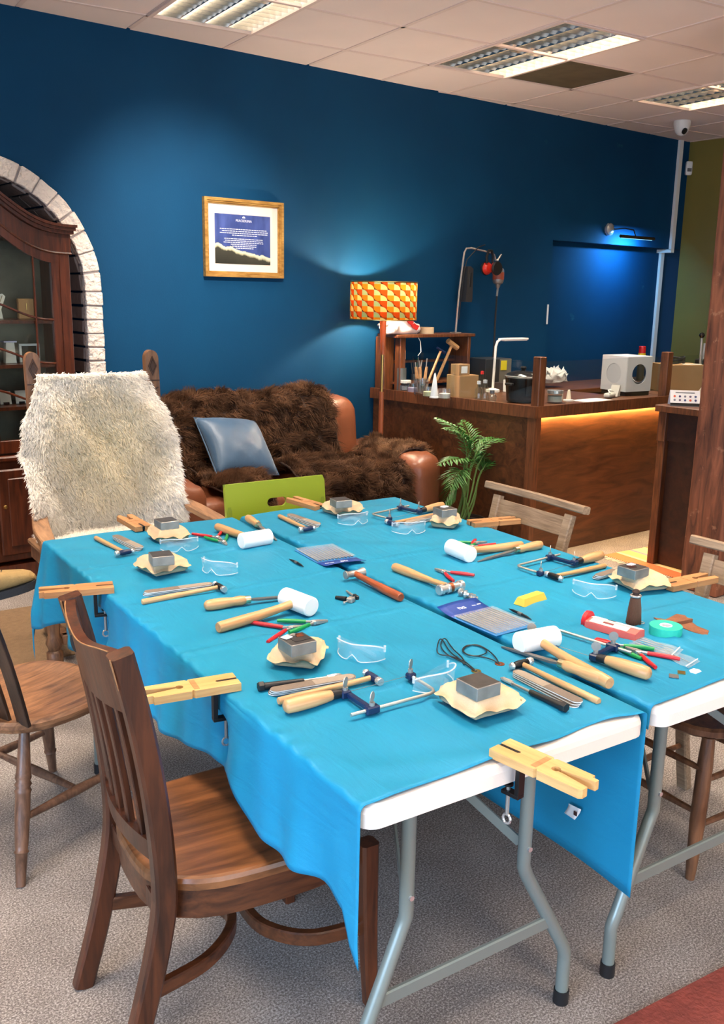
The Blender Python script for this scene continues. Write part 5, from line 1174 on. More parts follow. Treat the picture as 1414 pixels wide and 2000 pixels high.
# -- sandbag with steel block
def sandbag(u, v, sz, deg, label, seed, th=.050):
    t = thing('sandbag', label, 'sandbag', group='leather sandbags'); rs = random.Random(seed); ph = [rs.uniform(0,6) for _ in range(4)]
    m = MB(); n = 20
    for sg in (1,-1):
        def fn(a, b, sg=sg):
            x, y = 2*a-1, 2*b-1; ed = max(abs(x),abs(y)); f = max(0,1-(ed/.90)**3.4) if ed < .9 else 0
            h = th*.5*(f**.55); cr_ = 1-.10*(abs(x)*abs(y))**2; k = cr_*(1-.035*(1-x*x)*abs(y)**2+.012*math.sin(7*x+ph[2])*abs(y)**4); k2 = cr_*(1-.035*(1-y*y)*abs(x)**2+.012*math.sin(7*y+ph[3])*abs(x)**4)
            edge = ed**6; ruf = edge*(.0045*math.sin(4*math.atan2(y,x)+ph[0])+.0035*math.sin(9*math.atan2(y,x)+ph[1])+.003)
            zz = th*.46+sg*h+ruf-.006*edge
            if sg < 0: zz = max(zz, .0005)
            return (x*sz/2*k2, y*sz/2*k, zz+(.0 if sg < 0 else .0008*math.sin(40*x+ph[2])))
        m.grid(fn, n, n)
    o = m.build('leather', MT['leather_bag'], t, 180); w_ = o.modifiers.new('weld', 'WELD'); w_.merge_threshold = .0012
    st = MB(); pts = []
    for k in range(48):
        a = 2*PI*k/48; c_, s_ = math.cos(a), math.sin(a); q = .90/max(abs(c_),abs(s_)); pts.append((c_*q*sz/2*.97, s_*q*sz/2*.97, th*.5+.004+.006*math.sin(5*a+ph[0])*.5))
    return put(t, u, v, deg)
blk_m = plain('steel_block', rgb(146,142,136), .4, .55, var=.2, vscale=25); blk_t = plain('steel_block_top', rgb(84,80,77), .4, .5, var=.25, vscale=30)
def block(u, v, deg, label, z, s=.068, h=.030):
    t = thing('steel_block', label, 'steel block', group='steel bench blocks'); MB().box((0,0,h/2), (s,s,h), ch=.0015).build('block', blk_m, t, 0); MB().box((0,0,h+.0002), (s-.004,s-.004,.0005)).build('ground_face', blk_t, t, 0); return put(t, u, v, deg, z)
BZ = ZC+.0475
SB = [(.437,.214,.158,0,'suede sandbag with bare steel block nearest the front edge',.413,.191,2),(.226,.640,.135,45,'rounded suede sandbag by the left saw frame, metal scraps on its block',.200,.600,0),(.222,1.515,.150,8,'suede sandbag with upturned corner on the left side',.195,.450+1.0,-10),(.384,1.872,.140,0,'suede sandbag at the back end near the cream sheepskin',.375,1.86,0),(1.150,1.915,.150,10,'suede sandbag at the back end right of the green chair',1.105,1.855,-8),(1.388,1.540,.120,40,'plump suede sandbag on the far right under a block with paper',1.375,1.53,-5),(1.435,.625,.155,-12,'flat suede sandbag on the right edge beside the clear glasses',1.385,.613,3)]
BL = ['bare steel block on the front sandbag','steel block holding a copper square and white paper','steel block on the left sandbag with upturned corner','steel block on the sandbag nearest the cream sheepskin','steel block on the sandbag beside the green chair','steel block with a white slip on the far right sandbag','steel block on the right edge sandbag with a white slip']
for k, (u, v, s, d, lab, bu, bv, bd_) in enumerate(SB): sandbag(u, v, s, d, lab, 30+k, .058); block(bu, bv, bd_, BL[k], BZ)
def chip(name, label, u, v, z, sx, sy, deg, mat, cat='metal sheet', th=.001):
    return put(tag(MB().box((0,0,th/2), (sx,sy,th)).build(name, mat, ang=0), label, cat), u, v, deg, z)
TZ_ = BZ+.0307
slate = plain('black_card', rgb(45,40,40), .5)
chip('black_square', 'thin dark sheet under the copper square on its steel block', .205,.604,TZ_,.044,.046,4,slate)
chip('paper_square', 'white paper square at the corner of the left steel block', .180,.615,TZ_+.0012,.022,.02,20,MT['paper'],'paper',.0015)
chip('copper_square', 'small copper square on the left steel block', .213,.613,TZ_+.0012,.018,.018,-8,MT['copper'],th=.0015)
chip('steel_square', 'small grey metal square beside the copper square', .203,.622,TZ_+.0012,.014,.013,25,MT['steel'],th=.0015)
chip('paper_slip', 'white slip on the far right steel block', 1.378,1.538,TZ_,.028,.02,15,MT['paper'],'paper',.003)
chip('paper_slip', 'white slip and dark square on the right edge steel block', 1.392,.628,TZ_,.026,.018,10,MT['paper'],'paper',.0015)
chip('copper_square', 'dark copper square on the right edge steel block', 1.375,.612,TZ_,.024,.02,-6,plain('dark_copper', rgb(110,60,45), .4, 1))
# -- pliers
def pliers(label, jp, tp2, mat, opening=.20, sleeve=False, name='pliers'):
    t = thing(name, label, 'pliers', group='small jewellery pliers'); 
    for s in (-1,1):
        MB().add([(-.004,s*.001,.003),(.040,s*.0006,.004),(.040,s*.003,.004),(.012,s*.008,.003),(-.006,s*.006,.003),(-.004,s*.001,.011),(.040,s*.0006,.009),(.040,s*.003,.009),(.012,s*.008,.011),(-.006,s*.006,.011)],[(0,1,2,3,4),(5,9,8,7,6)]+[(i,(i+1)%5,5+(i+1)%5,5+i) for i in range(5)]).build('jaw', MT['steel'], t, 0)
        P = [(-.004,s*.006,.007),(-.018,s*.012,.007),(-.04,s*(.018+opening*.03),.007),(-.065,s*(.021+opening*.07),.007),(-.088,s*(.018+opening*.12),.007)]
        MB().tube(P[:3], .0035, 8).build('shank', MT['steel'], t); MB().tube([P[1]]+P[2:], [.0052,.006,.006,.0048], 10).build('grip', mat, t, 60)
    MB().lathe([(.008,.002),(.009,.004),(.009,.011),(.006,.0125)], 14).build('pivot', MT['chrome'], t)
    if sleeve: MB().rbox((.034,0,.0075), (.042,.019,.014), .004, 5).build('jaw_sleeve', MT['red_grip'], t)
    a, b = tpx(*jp,.752), tpx(*tp2,.752); ang = math.degrees(math.atan2(b[1]-a[1], b[0]-a[0])); return put(t, a[0], a[1], ang)
R_, N_ = MT['red_grip'], MT['green_grip']
pliers('red handled pliers open wide by the left mallet', (568,1226), (600,1222), R_, .5)
pliers('green handled pliers touching the red pair by the left mallet', (613,1215), (643,1211), N_, .25)
pliers('red handled pliers near the back left glasses', (424,1049), (440,1058), R_, .35)
pliers('green handled pliers under the red pair at the back left', (436,1058), (446,1066), N_, .2)
pliers('green handled pliers behind the far right mallet', (932,1060), (950,1058), N_, .2)
pliers('red handled pliers with tips behind the far right mallet handle', (922,1067), (905,1073), R_, .2)
pliers('red handled pliers lying alone in the middle of the table', (867,1116), (845,1109), R_, .25)
pliers('green handled pliers with red jaw sleeve on the right table', (1201,1260), (1158,1249), N_, .2, True)
pliers('red handled pliers crossing the green pair on the right table', (1247,1273), (1226,1265), R_, .25)
# -- needle file packs
cardb = plain('royal_blue_card', rgb(30,62,140), .4); cardl = plain('light_blue_card', rgb(60,130,190), .4)
def file_pack(label, u, v, deg, lift):
    t = thing('needle_file_pack', label, 'file pack', group='needle file packs')
    z = lambda y: .003+lift*max(0,(y-.04)/.08)**2
    m = MB(); m.grid(lambda a, b: (-.075+.15*a, -.12+.17*b, .002), 1, 6); o = m.build('card', cardl, t, 0); solid(o, .001)
    m = MB(); m.grid(lambda a, b: (-.075+.15*a, .05+.07*b, .002+lift*b*b+.004*b*math.sin(PI*a)), 6, 5); o = m.build('header', cardb, t, 180); solid(o, .001)
    for k in range(12):
        x = -.066+.012*k; f = MB(); f.tube([(x,-.112,.0055),(x,-.03,.0055),(x,.045,.0055)], [.0009,.0022,.0022], 6); f.build('needle_file', MT['steel'], t)
    m = MB(); m.grid(lambda a, b: (-.074+.148*a, -.119+.168*b, .0095+.0008*math.sin(20*a)*math.sin(9*b)), 12, 8); m.build('film', MT['film'], t, 180)
    text_mesh('hd', .028, 'lettering', ink, t, TR(-.01,.088,.0045+lift*.35) @ RX(math.atan(lift*8)*.8)); text_mesh('No. 490', .010, 'lettering', ink, t, TR(.045,.085,.0045+lift*.33) @ RX(math.atan(lift*8)*.8))
    return put(t, u, v, deg)
file_pack('pack of needle files on blue card with its header curling up, middle of table', .825,.645,3,.012)
file_pack('pack of needle files on blue card with header toward the brown handled hammer', .772,1.392,176,.008)
# -- centre hammers
bh = thing('chasing_hammer', 'reddish brown handled steel hammer in the centre of the table', 'hammer')
MB().tube([(0,0,.013),(.005,0,.013),(.08,0,.014),(.17,0,.017),(.245,0,.02)], [.011,.0135,.0135,.0105,.0095], 14).build('handle', MT['rosewood'], bh, 60)
MB().tube([(.25,-.034,.02),(.25,-.028,.02),(.25,-.012,.02),(.25,.012,.02),(.25,.024,.02),(.25,.03,.02),(.25,.036,.02)], [.015,.0155,.010,.011,.009,.013,.013], 14).build('head', MT['steel'], bh, 50)
put(bh, .706,.882, 90)
tx_ = thing('texturing_hammer', 'pale handled hammer with chrome texturing head in the centre of the table', 'hammer')
MB().tube([(0,0,.014),(.005,0,.014),(.06,0,.0145),(.13,0,.0145),(.19,0,.016),(.272,0,.019)], [.0125,.0145,.015,.0125,.009,.0095], 14).build('handle', MT['beech'], tx_, 60)
MB().lathe([(.014,-.05),(.0165,-.048),(.0165,-.036),(.012,-.034),(.013,-.015),(.0155,-.013),(.0155,.013),(.013,.015),(.012,.030),(.0165,.032),(.0165,.044),(.014,.046)], 20, TR(.272,0,.0165) @ RX(PI/2)).build('head', MT['chrome'], tx_); MB().lathe([(.0158,-.006),(.0158,.006)], 16, TR(.272,0,.0168) @ RX(PI/2), False).build('wood_eye', MT['copper'], tx_)
put(tx_, .868,1.147, -87)
for k, (px, py) in enumerate([(901,1158),(910,1162),(921,1161),(926,1163)]):
    f = thing('hammer_face', ['steel texturing disc closest to the texturing hammer','second loose steel texturing disc in the row','tilted steel texturing disc in the row','flat steel texturing disc at the end of the row'][k], 'hammer face', group='interchangeable hammer faces'); 
    M_ = TR(0,0,.0125) @ RX(PI/2*(1 if k < 2 else 0)) if k < 2 else TR(0,0,.0)
    MB().lathe([(.011,-.0 if k>1 else -.004),(.0125,.001 if k>1 else -.003),(.0125,.006 if k>1 else .003),(.006,.007 if k>1 else .004),(.006,.013 if k>1 else .010),(.001,.013 if k>1 else .010)], 16, M_).build('disc', MT['chrome'], f); put(f, *tpx(px,py), 30*k)
# -- small bits
rv = thing('ring_clamp', 'small black and steel hand vice in the centre left of the table', 'vice')
MB().tube([(-.045,0,.008),(-.01,0,.009)], [.005,.0075], 10).build('handle', MT['black'], rv); MB().box((.005,0,.009), (.02,.022,.016), ch=.003).build('jaws', MT['steel'], rv, 0); MB().tube([(.002,-.03,.009),(.002,.028,.009)], .002, 8).build('screw', MT['steel'], rv); MB().lathe([(.003,0),(.0045,.003),(.003,.006)], 10, TR(.002,-.03,.009) @ RX(PI/2)).build('screw_knob', MT['chrome'], rv)
put(rv, *tpx(682,1170), -62)
ky = thing('chuck_key', 'short steel rod with black square end beside the hand vice', 'tool'); MB().tube([(0,0,.005),(.055,0,.005)], [.003,.0042], 8).build('rod', MT['steel'], ky); MB().box((.066,0,.007), (.026,.011,.012), ch=.002).build('square_end', MT['black'], ky, 0)
a, b = tpx(677,1154,.75), tpx(710,1177,.75); put(ky, a[0], a[1], math.degrees(math.atan2(b[1]-a[1], b[0]-a[0])))
def scriber(label, p, q):
    t = thing('scriber', label, 'scriber', group='dark steel scribers'); MB().tube([(0,0,.004),(.02,0,.0045),(.05,0,.0048),(.08,0,.0045),(.1,0,.003)], [.001,.0038,.0045,.0038,.0008], 8).build('body', plain('gunmetal', rgb(50,50,55), .35, .7), t); MB().tube([(.042,0,.0048),(.058,0,.0048)], .0048, 10).build('knurl', MT['dark_steel'], t)
    a, b = tpx(*p,.75), tpx(*q,.75); put(t, a[0], a[1], math.degrees(math.atan2(b[1]-a[1], b[0]-a[0])))
scriber('dark double pointed scriber left of the far needle file pack', (565,1091), (590,1104)); scriber('dark double pointed scriber below the yellow wax bar', (994,1188), (1037,1208))
wx = thing('wax_bar', 'yellow beeswax bar on the middle right of the table', 'wax'); a, b = tpx(1018,1182,.75), tpx(1065,1166,.75)
MB().add([(-.055,-.02,0),(.055,-.02,0),(.055,.02,0),(-.055,.02,0),(-.047,-.013,.021),(.047,-.013,.021),(.047,.013,.021),(-.047,.013,.021)], [(3,2,1,0),(4,5,6,7)]+[(i,(i+1)%4,4+(i+1)%4,4+i) for i in range(4)]).build('bar', plain('beeswax', rgb(228,186,70), .5, 0, .1, 60, .06, 20, Subsurface_Weight=.15), wx, 0); put(wx, (a[0]+b[0])/2, (a[1]+b[1])/2+.012, 10)
tp3 = thing('tape_roll', 'turquoise green roll of tape on the right table', 'tape'); ringm(.043,.016,.024).build('tape', plain('turquoise_tape', rgb(40,185,160), .45), tp3); ringm(.0165,.013,.0245).build('core', MT['paper'], tp3); put(tp3, *tpx(1300,1229,.757))
pk = thing('tool_packet', 'red and white tool packet with hanging slot on the right table', 'packet'); a, b = tpx(1152,1210,.76), tpx(1250,1237,.76)
L_ = math.hypot(b[0]-a[0], b[1]-a[1])
MB().prism([(-.028,0),(.028,0),(.026,.018),(0,.024),(-.026,.018)], 0, L_, RY(PI/2) @ RZ(PI/2)).build('sleeve', plain('coral_card', rgb(215,95,85), .5), pk, 0)
MB().box((L_*.5,.0135,.0222), (L_*.96,.024,.0012), TR(L_*.5,.0135,.0222) @ RX(-.22) @ TR(-L_*.5,-.0135,-.0222)).build('white_panel', MT['paper'], pk, 0); MB().box((L_*.45,-.0135,.0222), (L_*.75,.023,.0012), TR(L_*.45,-.0135,.0222) @ RX(.22) @ TR(-L_*.45,.0135,-.0222)).build('white_panel', plain('pink_card', rgb(235,190,182), .5), pk, 0)
MB().box((L_*.42,-.012,.0235), (.03,.007,.001), TR(L_*.42,-.012,.0235) @ RX(.22) @ TR(-L_*.42,.012,-.0235)).build('hanging_slot', plain('dark_slot', rgb(110,40,40), .6), pk, 0)
MB().lathe([(.027,-.012),(.027,.0)], 14, TR(0,0,.012) @ RY(PI/2) , True).build('red_cap', R_, pk)
bc = MB()
for k in range(9): bc.box((L_*.3+.0028*k, .018, .0228), (.0012+.0006*(k%2), .012, .001), TR(L_*.3,.0135,.0222) @ RX(-.22) @ TR(-L_*.3,-.0135,-.0222))
bc.build('bar_stripes', slate, pk, 0)
put(pk, a[0], a[1], math.degrees(math.atan2(b[1]-a[1], b[0]-a[0])))
br = thing('bristle_brush', 'upright cone of dark brown bristles bound with a ring', 'brush'); 
MB().lathe([(.0195,0),(.020,.004),(.016,.045),(.0125,.075),(.009,.078),(.009,.085),(.011,.092),(.006,.098),(.001,.099)], 18).build('core', plain('dark_bristle', rgb(52,30,20), .7), br)
bs = MB()
for k in range(40):
    a = 2*PI*k/40; bs.tube([(.020*math.cos(a),.020*math.sin(a),.001),(.0165*math.cos(a+.1),.0165*math.sin(a+.1),.045),(.0125*math.cos(a+.25),.0125*math.sin(a+.25),.075)], .0013, 5)
o = bs.build('bristles', plain('brown_bristle', rgb(96,62,42), .6), br); o['kind'] = 'stuff'
MB().tube([(.0128*math.cos(2*PI*k/20),.0128*math.sin(2*PI*k/20),.080) for k in range(21)], .0035, 8).build('binding_ring', MT['chrome'], br); put(br, *tpx(1237,1217,.745))
rg_ = MB().tube([(.009*math.cos(2*PI*k/20),.009*math.sin(2*PI*k/20),.0015) for k in range(21)], .0012, 6); put(tag(rg_.build('wire_ring', MT['steel']), 'thin steel wire ring lying beside the bristle brush', 'ring'), *tpx(1252,1216,.746))
lea = thing('leather_scrap', 'ragged brown leather scrap behind the turquoise tape', 'leather'); lp = [(1277,1204),(1300,1208),(1322,1197),(1338,1200),(1350,1212),(1362,1221),(1385,1230),(1382,1240),(1362,1235),(1342,1228),(1330,1222),(1310,1218),(1290,1213)]
q0 = Vector((*tpx(1330,1216,.75),0)); poly = [(tpx(x,y,.75)[0]-q0.x, tpx(x,y,.75)[1]-q0.y) for x, y in lp]
m = MB(); m.prism(poly, 0, .003); bm_ = m.build('hide', plain('brown_leather', rgb(128,78,50), .8, 0, .5, 80, .15, 30), lea, 0); put(lea, q0.x, q0.y, 0)
l2 = MB().prism([(-.03,0),(.0,.012),(.035,.006),(.04,-.008),(.0,-.006)], .003, .012).build('curled_edge', bpy.data.materials['brown_leather'], lea, 0)
def zip_bag(label, pts, wires):
    t = thing('zip_bag', label, 'plastic bag', group='small zip bags'); q0 = Vector((*tpx(*pts[0],.748),0)); P = [(tpx(x,y,.748)[0]-q0.x, tpx(x,y,.748)[1]-q0.y) for x, y in pts]
    A, B, C_, D = [Vector((x,y,0)) for x, y in P]
    m = MB(); m.grid(lambda a, b: (A.lerp(B,a).lerp(D.lerp(C_,a),b))+Vector((0,0,.003+.0025*math.sin(9*a+4*b)*math.sin(7*b))), 10, 10); o = m.build('film', MT['film'], t, 180)
    MB().tube([A.lerp(D,.08)+Vector((0,0,.006)), B.lerp(C_,.08)+Vector((0,0,.006))], .0015, 6).build('zip_strip', MT['white'], t)
    for k in range(wires): f = (k+1)/(wires+1); MB().tube([A.lerp(B,f).lerp(D.lerp(C_,f),.15)+Vector((0,0,.004)), A.lerp(B,f).lerp(D.lerp(C_,f),.9)+Vector((0,0,.004))], .0008, 5).build('wire', MT['steel'], t)
    put(t, q0.x, q0.y, 0); return t
zip_bag('clear zip bag of fine wires next to the tool packet', [(1335,1268),(1318,1285),(1228,1256),(1245,1240)], 4)
zip_bag('empty clear zip bag at the right edge of the scattered tools', [(1368,1291),(1345,1305),(1285,1276),(1300,1262)], 1)
put(tag(MB().box((0,0,.001), (.022,.022,.0015)).build('metal_square', MT['dark_steel'], ang=0), 'dark grey metal square at the front of the right table', 'metal sheet'), *tpx(1316,1320,.746), 40); put(tag(MB().box((0,0,.001), (.020,.018,.0015)).build('metal_square', MT['brass'], ang=0), 'small brassy metal square at the front of the right table', 'metal sheet'), *tpx(1331,1313,.746), 40)
put(tag(MB().prism([(-.014,-.01),(.01,-.012),(.016,-.002),(.012,.01),(-.006,.011),(-.015,.004)], 0, .0015).build('paper_scrap', MT['paper'], ang=0), 'white paper scrap at the front of the right table', 'paper'), *tpx(1357,1310,.746), 10)
# -- cord necklaces
def necklace(label, pts, pend, pmat):
    t = thing('cord_necklace', label, 'necklace', group='black cord necklaces'); q0 = Vector((*tpx(*pend,.746),0))
    P = [Vector((tpx(x,y,.748)[0]-q0.x, tpx(x,y,.748)[1]-q0.y, .003+z)) for x, y, z in pts]
    # smooth the path
    for _ in range(2):
        Q = [P[0]]
        for a, b in zip(P, P[1:]): Q += [a.lerp(b,.25), a.lerp(b,.75)]
        P = Q+[P[-1]]
    MB().tube(P, .0016, 6).build('cord', MT['black'], t, 180); MB().strip([(.012*math.cos(2*PI*k/20),.012*math.sin(2*PI*k/20)) for k in range(20)], [(.004*math.cos(2*PI*k/20),.004*math.sin(2*PI*k/20)) for k in range(20)], .0005, .0025, None, True).build('pendant', pmat, t, 0)
    put(t, q0.x, q0.y, 0)
necklace('black cord necklace with round brass pendant in a tall loop', [(930,1310,0),(915,1300,.004),(905,1292,.003),(880,1282,.002),(856,1280,.002),(852,1270,.004),(860,1245,.006),(878,1275,.002),(900,1290,.003),(908,1302,.003),(905,1288,.004),(882,1268,.004),(868,1246,.006),(858,1262,.003),(872,1280,.002),(902,1294,.003),(920,1306,.002),(930,1311,0)], (930,1311), MT['brass'])
necklace('black cord necklace with copper pendant in a flat coil', [(975,1296,0),(962,1290,.003),(940,1284,.003),(915,1282,.002),(900,1272,.003),(912,1261,.004),(940,1264,.004),(955,1276,.003),(930,1284,.002),(906,1278,.003),(904,1268,.004),(925,1260,.004),(945,1266,.004),(968,1284,.003),(975,1297,0)], (976,1297), MT['copper'])
# -- safety glasses
sg_ = thing('safety_glasses', 'x', 'safety glasses')
def lens(a, b):
    t = (a-.5)*2; ang = t*math.radians(78); R = .062
    x, y = R*math.sin(ang)*1.08, -R*math.cos(ang)+.03
    nose = math.exp(-(t/.12)**2)*.018; h = .046*(1-.42*abs(t)**3); return (x, y-.004*b, .004+nose*(1-b)+h*b*(1)+.004*abs(t))
m = MB(); m.grid(lens, 32, 6); o = m.build('lens', MT['poly'], sg_, 180)
bw = MB(); bw.tube([Vector(lens(k/24,1)) for k in range(25)], .0018, 6); bw.tube([Vector(lens(k/24,0)) for k in range(25)], .0014, 6); bw.build('rim', glass('edge_polycarbonate', (.95,.97,.98,1), .15, .08, .4), sg_, 180)
for s in (-1,1):
    A, B = Vector((s*.064,.016,.034)), Vector((-s*.040,.026+.008*s,.010)); w_ = MB(); w_.grid(lambda a, b: A.lerp(B,a)+Vector((0,.004*math.sin(PI*a),(b-.5)*(.016-.006*a))), 10, 2); o = w_.build('temple', MT['poly'], sg_, 180)
    MB().tube([(s*.064,.016,.026),(s*.064,.016,.042)], .003, 8).build('hinge', bpy.data.materials['edge_polycarbonate'], sg_)
    MB().grid(lambda a, b: (s*(.007+.006*a), -.026+.012*b, .006+.018*a), 3, 3).build('nose_pad', MT['poly'], sg_, 180)
for (px, py, d, lab) in [(425,1118,-60,'clear safety glasses standing beside the left sandbag with upturned corner'),(352,1074,-12,'clear safety glasses between the two back left sandbags'),(692,1022,-5,'clear safety glasses in front of the sandbag by the green chair'),(800,1040,-20,'clear safety glasses left of the plump far right sandbag'),(1158,1163,-58,'clear safety glasses resting against the flat sandbag on the right'),(700,1284,-62,'clear safety glasses beside the sandbag with the copper square'),(852,1340,15,'clear safety glasses touching the front sandbag and saw frame')]: tool(sg_, *tpx(px,py,.748), d, lab, group='clear safety glasses')
# ------------------------------------------------------------------ chair helpers
def turned(m, a, b, prof, n=12):
    """turned spindle from a to b: prof = [(t, r)]"""
    a, b = Vector(a), Vector(b); m.tube([a.lerp(b, t) for t, r in prof], [r for t, r in prof], n); return m
def cat(*pts, n=8):
    P = [Vector(p) for p in pts]; P = [P[0]*2-P[1]]+P+[P[-1]*2-P[-2]]; out = []
    for i in range(1, len(P)-2):
        for k in range(n):
            t = k/n; a, b, c, d = P[i-1:i+3]; out.append(.5*((2*b)+(c-a)*t+(2*a-5*b+4*c-d)*t*t+(3*b-a-3*c+d)*t**3))
    return out+[P[-2]]
def loft_rect(m, pts, wx, wy, side=Vector((0,1,0)), ch=.15):
    """bar of rectangular section along pts; wy along side, wx across; wx/wy may be lists"""
    n = len(pts); rings = []
    for i, p in enumerate(pts):
        t = (pts[min(i+1,n-1)]-pts[max(i-1,0)]).normalized(); s = (side-t*side.dot(t)).normalized(); u_ = t.cross(s)
        a = (wx[i] if isinstance(wx, list) else wx)/2; b = (wy[i] if isinstance(wy, list) else wy)/2; c = min(a,b)*ch*2
        rings.append([p+u_*x+s*y for x, y in ((a-c,-b),(a,-b+c),(a,b-c),(a-c,b),(-a+c,b),(-a,b-c),(-a,-b+c),(-a+c,-b))])
    for i in range(n-1): m.add(rings[i]+rings[i+1], [(k,(k+1)%8,8+(k+1)%8,8+k) for k in range(8)])
    m.add(rings[0], [tuple(range(8))[::-1]]); m.add(rings[-1], [tuple(range(8))]); return m
# ------------------------------------------------------------------ slatted wooden chair at the front left
sl = thing('dining_chair', 'dark brown slat back dining chair pushed under the front left table side', 'chair', (-1.722,-3.475,0), math.radians(-8.2))
worn = wood('worn_brown_wood', rgb(40,19,10), rgb(90,46,24), 5, 11, 2, .33, .06)
for s in (-1,1):
    pts = cat((-.075,s*.166,0),(-.028,s*.170,.16),(.012,s*.176,.34),(.022,s*.180,.46),(.008,s*.183,.65),(-.020,s*.187,.83),(-.050,s*.190,.965))
    m = loft_rect(MB(), pts, .046, [.034+.008*min(1,k/20) for k in range(len(pts))]); m.build('back_post', worn, sl, 40)
    m = loft_rect(MB(), [Vector((.485+.01*(1-t)**2,s*(.205+.012*(1-t)),.42*t)) for t in [k/8 for k in range(9)]], [.030+.014*k/8 for k in range(9)], [.030+.014*k/8 for k in range(9)]); m.build('leg', worn, sl, 40)
# seat: rounded plan, dished top
def seat_outline(k, n=40):
    a = 2*PI*k/n; c_, s_ = math.cos(a), math.sin(a); e = 3.2; r = (abs(c_)**e+abs(s_)**e)**(-1/e); wy = .222+.022*(c_*r)*.5
    return Vector((.258+.262*c_*r, wy*s_*r, 0))
st = MB(); n = 40; rings = []
for (sc_, z) in ((1.0,.425),(1.0,.440),(.985,.449),(.95,.451),(.8,.449),(.55,.4455),(.25,.444)): rings.append([Vector((.258,0,0)).lerp(seat_outline(k), sc_)+Vector((0,0,z)) for k in range(n)])
for i in range(len(rings)-1): st.add(rings[i]+rings[i+1], [(k,(k+1)%n,n+(k+1)%n,n+k) for k in range(n)])
st.add(rings[0], [tuple(range(n))[::-1]]); st.add(rings[-1], [tuple(range(n))]); st.build('seat', MT['seatwood'], sl, 40)
ap = MB(); ap.strip([tuple(Vector((.258,0,0)).lerp(seat_outline(k), .985)[:2]) for k in range(n)], [tuple(Vector((.258,0,0)).lerp(seat_outline(k), .90)[:2]) for k in range(n)], .358, .426, None, True); ap.build('apron', MT['brown_h'], sl, 40)
# crest rail with hand hole as painted shade, slats, lower rail
def back_x(z): return .022-.072*max(0,(z-.46)/.505)**1.5
cr = MB(); N_ = 20; yy = [-.172+.344*k/N_ for k in range(N_+1)]
def crest_top(y): t = abs(y)/.172; return .955-.018*math.cos(PI*t/1.0)*.5-.009+.008*t
def bow(y): return -.030*(1-(y/.18)**2)
def crest(za, zb, nz):
    m = MB()
    for sd in (-.011,.011):
        m.grid(lambda a, b: (back_x(za(yy[round(a*N_)])*(1-b)+zb(yy[round(a*N_)])*b)+bow(yy[round(a*N_)])+sd, yy[round(a*N_)], za(yy[round(a*N_)])*(1-b)+zb(yy[round(a*N_)])*b), N_, nz)
    k = (N_+1)*(nz+1)
    def id_(s, i, j): return s*k+i*(nz+1)+j
    for i in range(N_): m.f += [(id_(0,i,0),id_(0,i+1,0),id_(1,i+1,0),id_(1,i,0)),(id_(0,i,nz),id_(1,i,nz),id_(1,i+1,nz),id_(0,i+1,nz))]
    return m
crest(lambda y: .835-.012*math.cos(PI*y/.36), crest_top, 6).build('crest_rail', worn, sl, 50)
hole = MB(); hole.lathe([(.001,-.013),(.030,-.013),(.030,.013),(.001,.013)], 20, TR(back_x(.885)+bow(.11),.11,.885) @ RY(PI/2) @ Matrix.Diagonal((.55,1,1,1))); hole.build('hole_shade_disc', plain('painted_hole_shade', rgb(24,12,8), .8), sl)  # solid dark disc, the hole's shade is put into its colour
crest(lambda y: .50, lambda y: .545, 2).build('lower_rail', worn, sl, 50)
for k in range(5):
    y = -.118+.059*k; m = loft_rect(MB(), [Vector((back_x(z)+bow(y)*(.9), y, z)) for z in [.535+.295*j/8 for j in range(9)]], .014, .024); m.build('slat', worn, sl, 40)
# bentwood hoop stretchers
for (pts) in (cat((.485,-.20,.20),(.36,-.17,.195),(.29,-.09,.19),(.275,0,.19),(.29,.09,.19),(.36,.17,.195),(.485,.20,.20)), cat((-.0,-.165,.20),(.12,-.13,.195),(.20,-.07,.192),(.235,0,.19),(.20,.07,.192),(.12,.13,.195),(-.0,.165,.20))):
    loft_rect(MB(), pts, .022, .034, Vector((0,0,1))).build('hoop_stretcher', MT['brown_h'], sl, 40)
MB().box((.02,0,.385), (.024,.33,.05), ch=.003).build('rear_rail', worn, sl, 0)
rub = plain('bare_worn_wood', rgb(150,104,64), .5, 0, .2, 60, .2, 30)
MB().tube([(back_x(crest_top(y))+bow(y)-.011, y, crest_top(y)+.0002) for y in [-.165+.33*k/18 for k in range(19)]], .0016, 6).build('worn_edge', rub, sl)
for s in (-1,1): MB().tube([(-.073,s*.190-.016,.962),(-.066,s*.189-.018,.93),(-.060,s*.188-.019,.90)], [.002,.0016,.0008], 6).build('worn_edge', rub, sl)
# ------------------------------------------------------------------ windsor chair at the left edge
wd = thing('windsor_chair', 'worn elm windsor chair half out of frame at the left', 'chair', (-1.605,-2.545,0), math.radians(18))
ws = MB(); rings = []; n = 36
def wout(k):
    a = 2*PI*k/n; c_, s_ = math.cos(a), math.sin(a); e = 2.9; r = (abs(c_)**e+abs(s_)**e)**(-1/e); return Vector((.01+.215*c_*r, (.215-.02*max(0,-c_*r))*s_*r, 0))
for (sc_, z) in ((.93,.402),(.98,.408),(1,.420),(1,.432),(.97,.440),(.9,.441),(.7,.434),(.4,.430),(.2,.430)): rings.append([wout(k)*sc_+Vector((0,0,z)) for k in range(n)])
for i in range(len(rings)-1): ws.add(rings[i]+rings[i+1], [(k,(k+1)%n,n+(k+1)%n,n+k) for k in range(n)])
ws.add(rings[0], [tuple(range(n))[::-1]]); ws.add(rings[-1], [tuple(range(n))]); ws.build('seat', MT['elm'], wd, 50)
legp = [(0,.013),(.05,.014),(.20,.017),(.215,.021),(.23,.017),(.26,.0185),(.45,.021),(.58,.021),(.60,.024),(.62,.019),(.64,.024),(.66,.019),(.68,.023),(.72,.020),(.85,.017),(1,.014)]
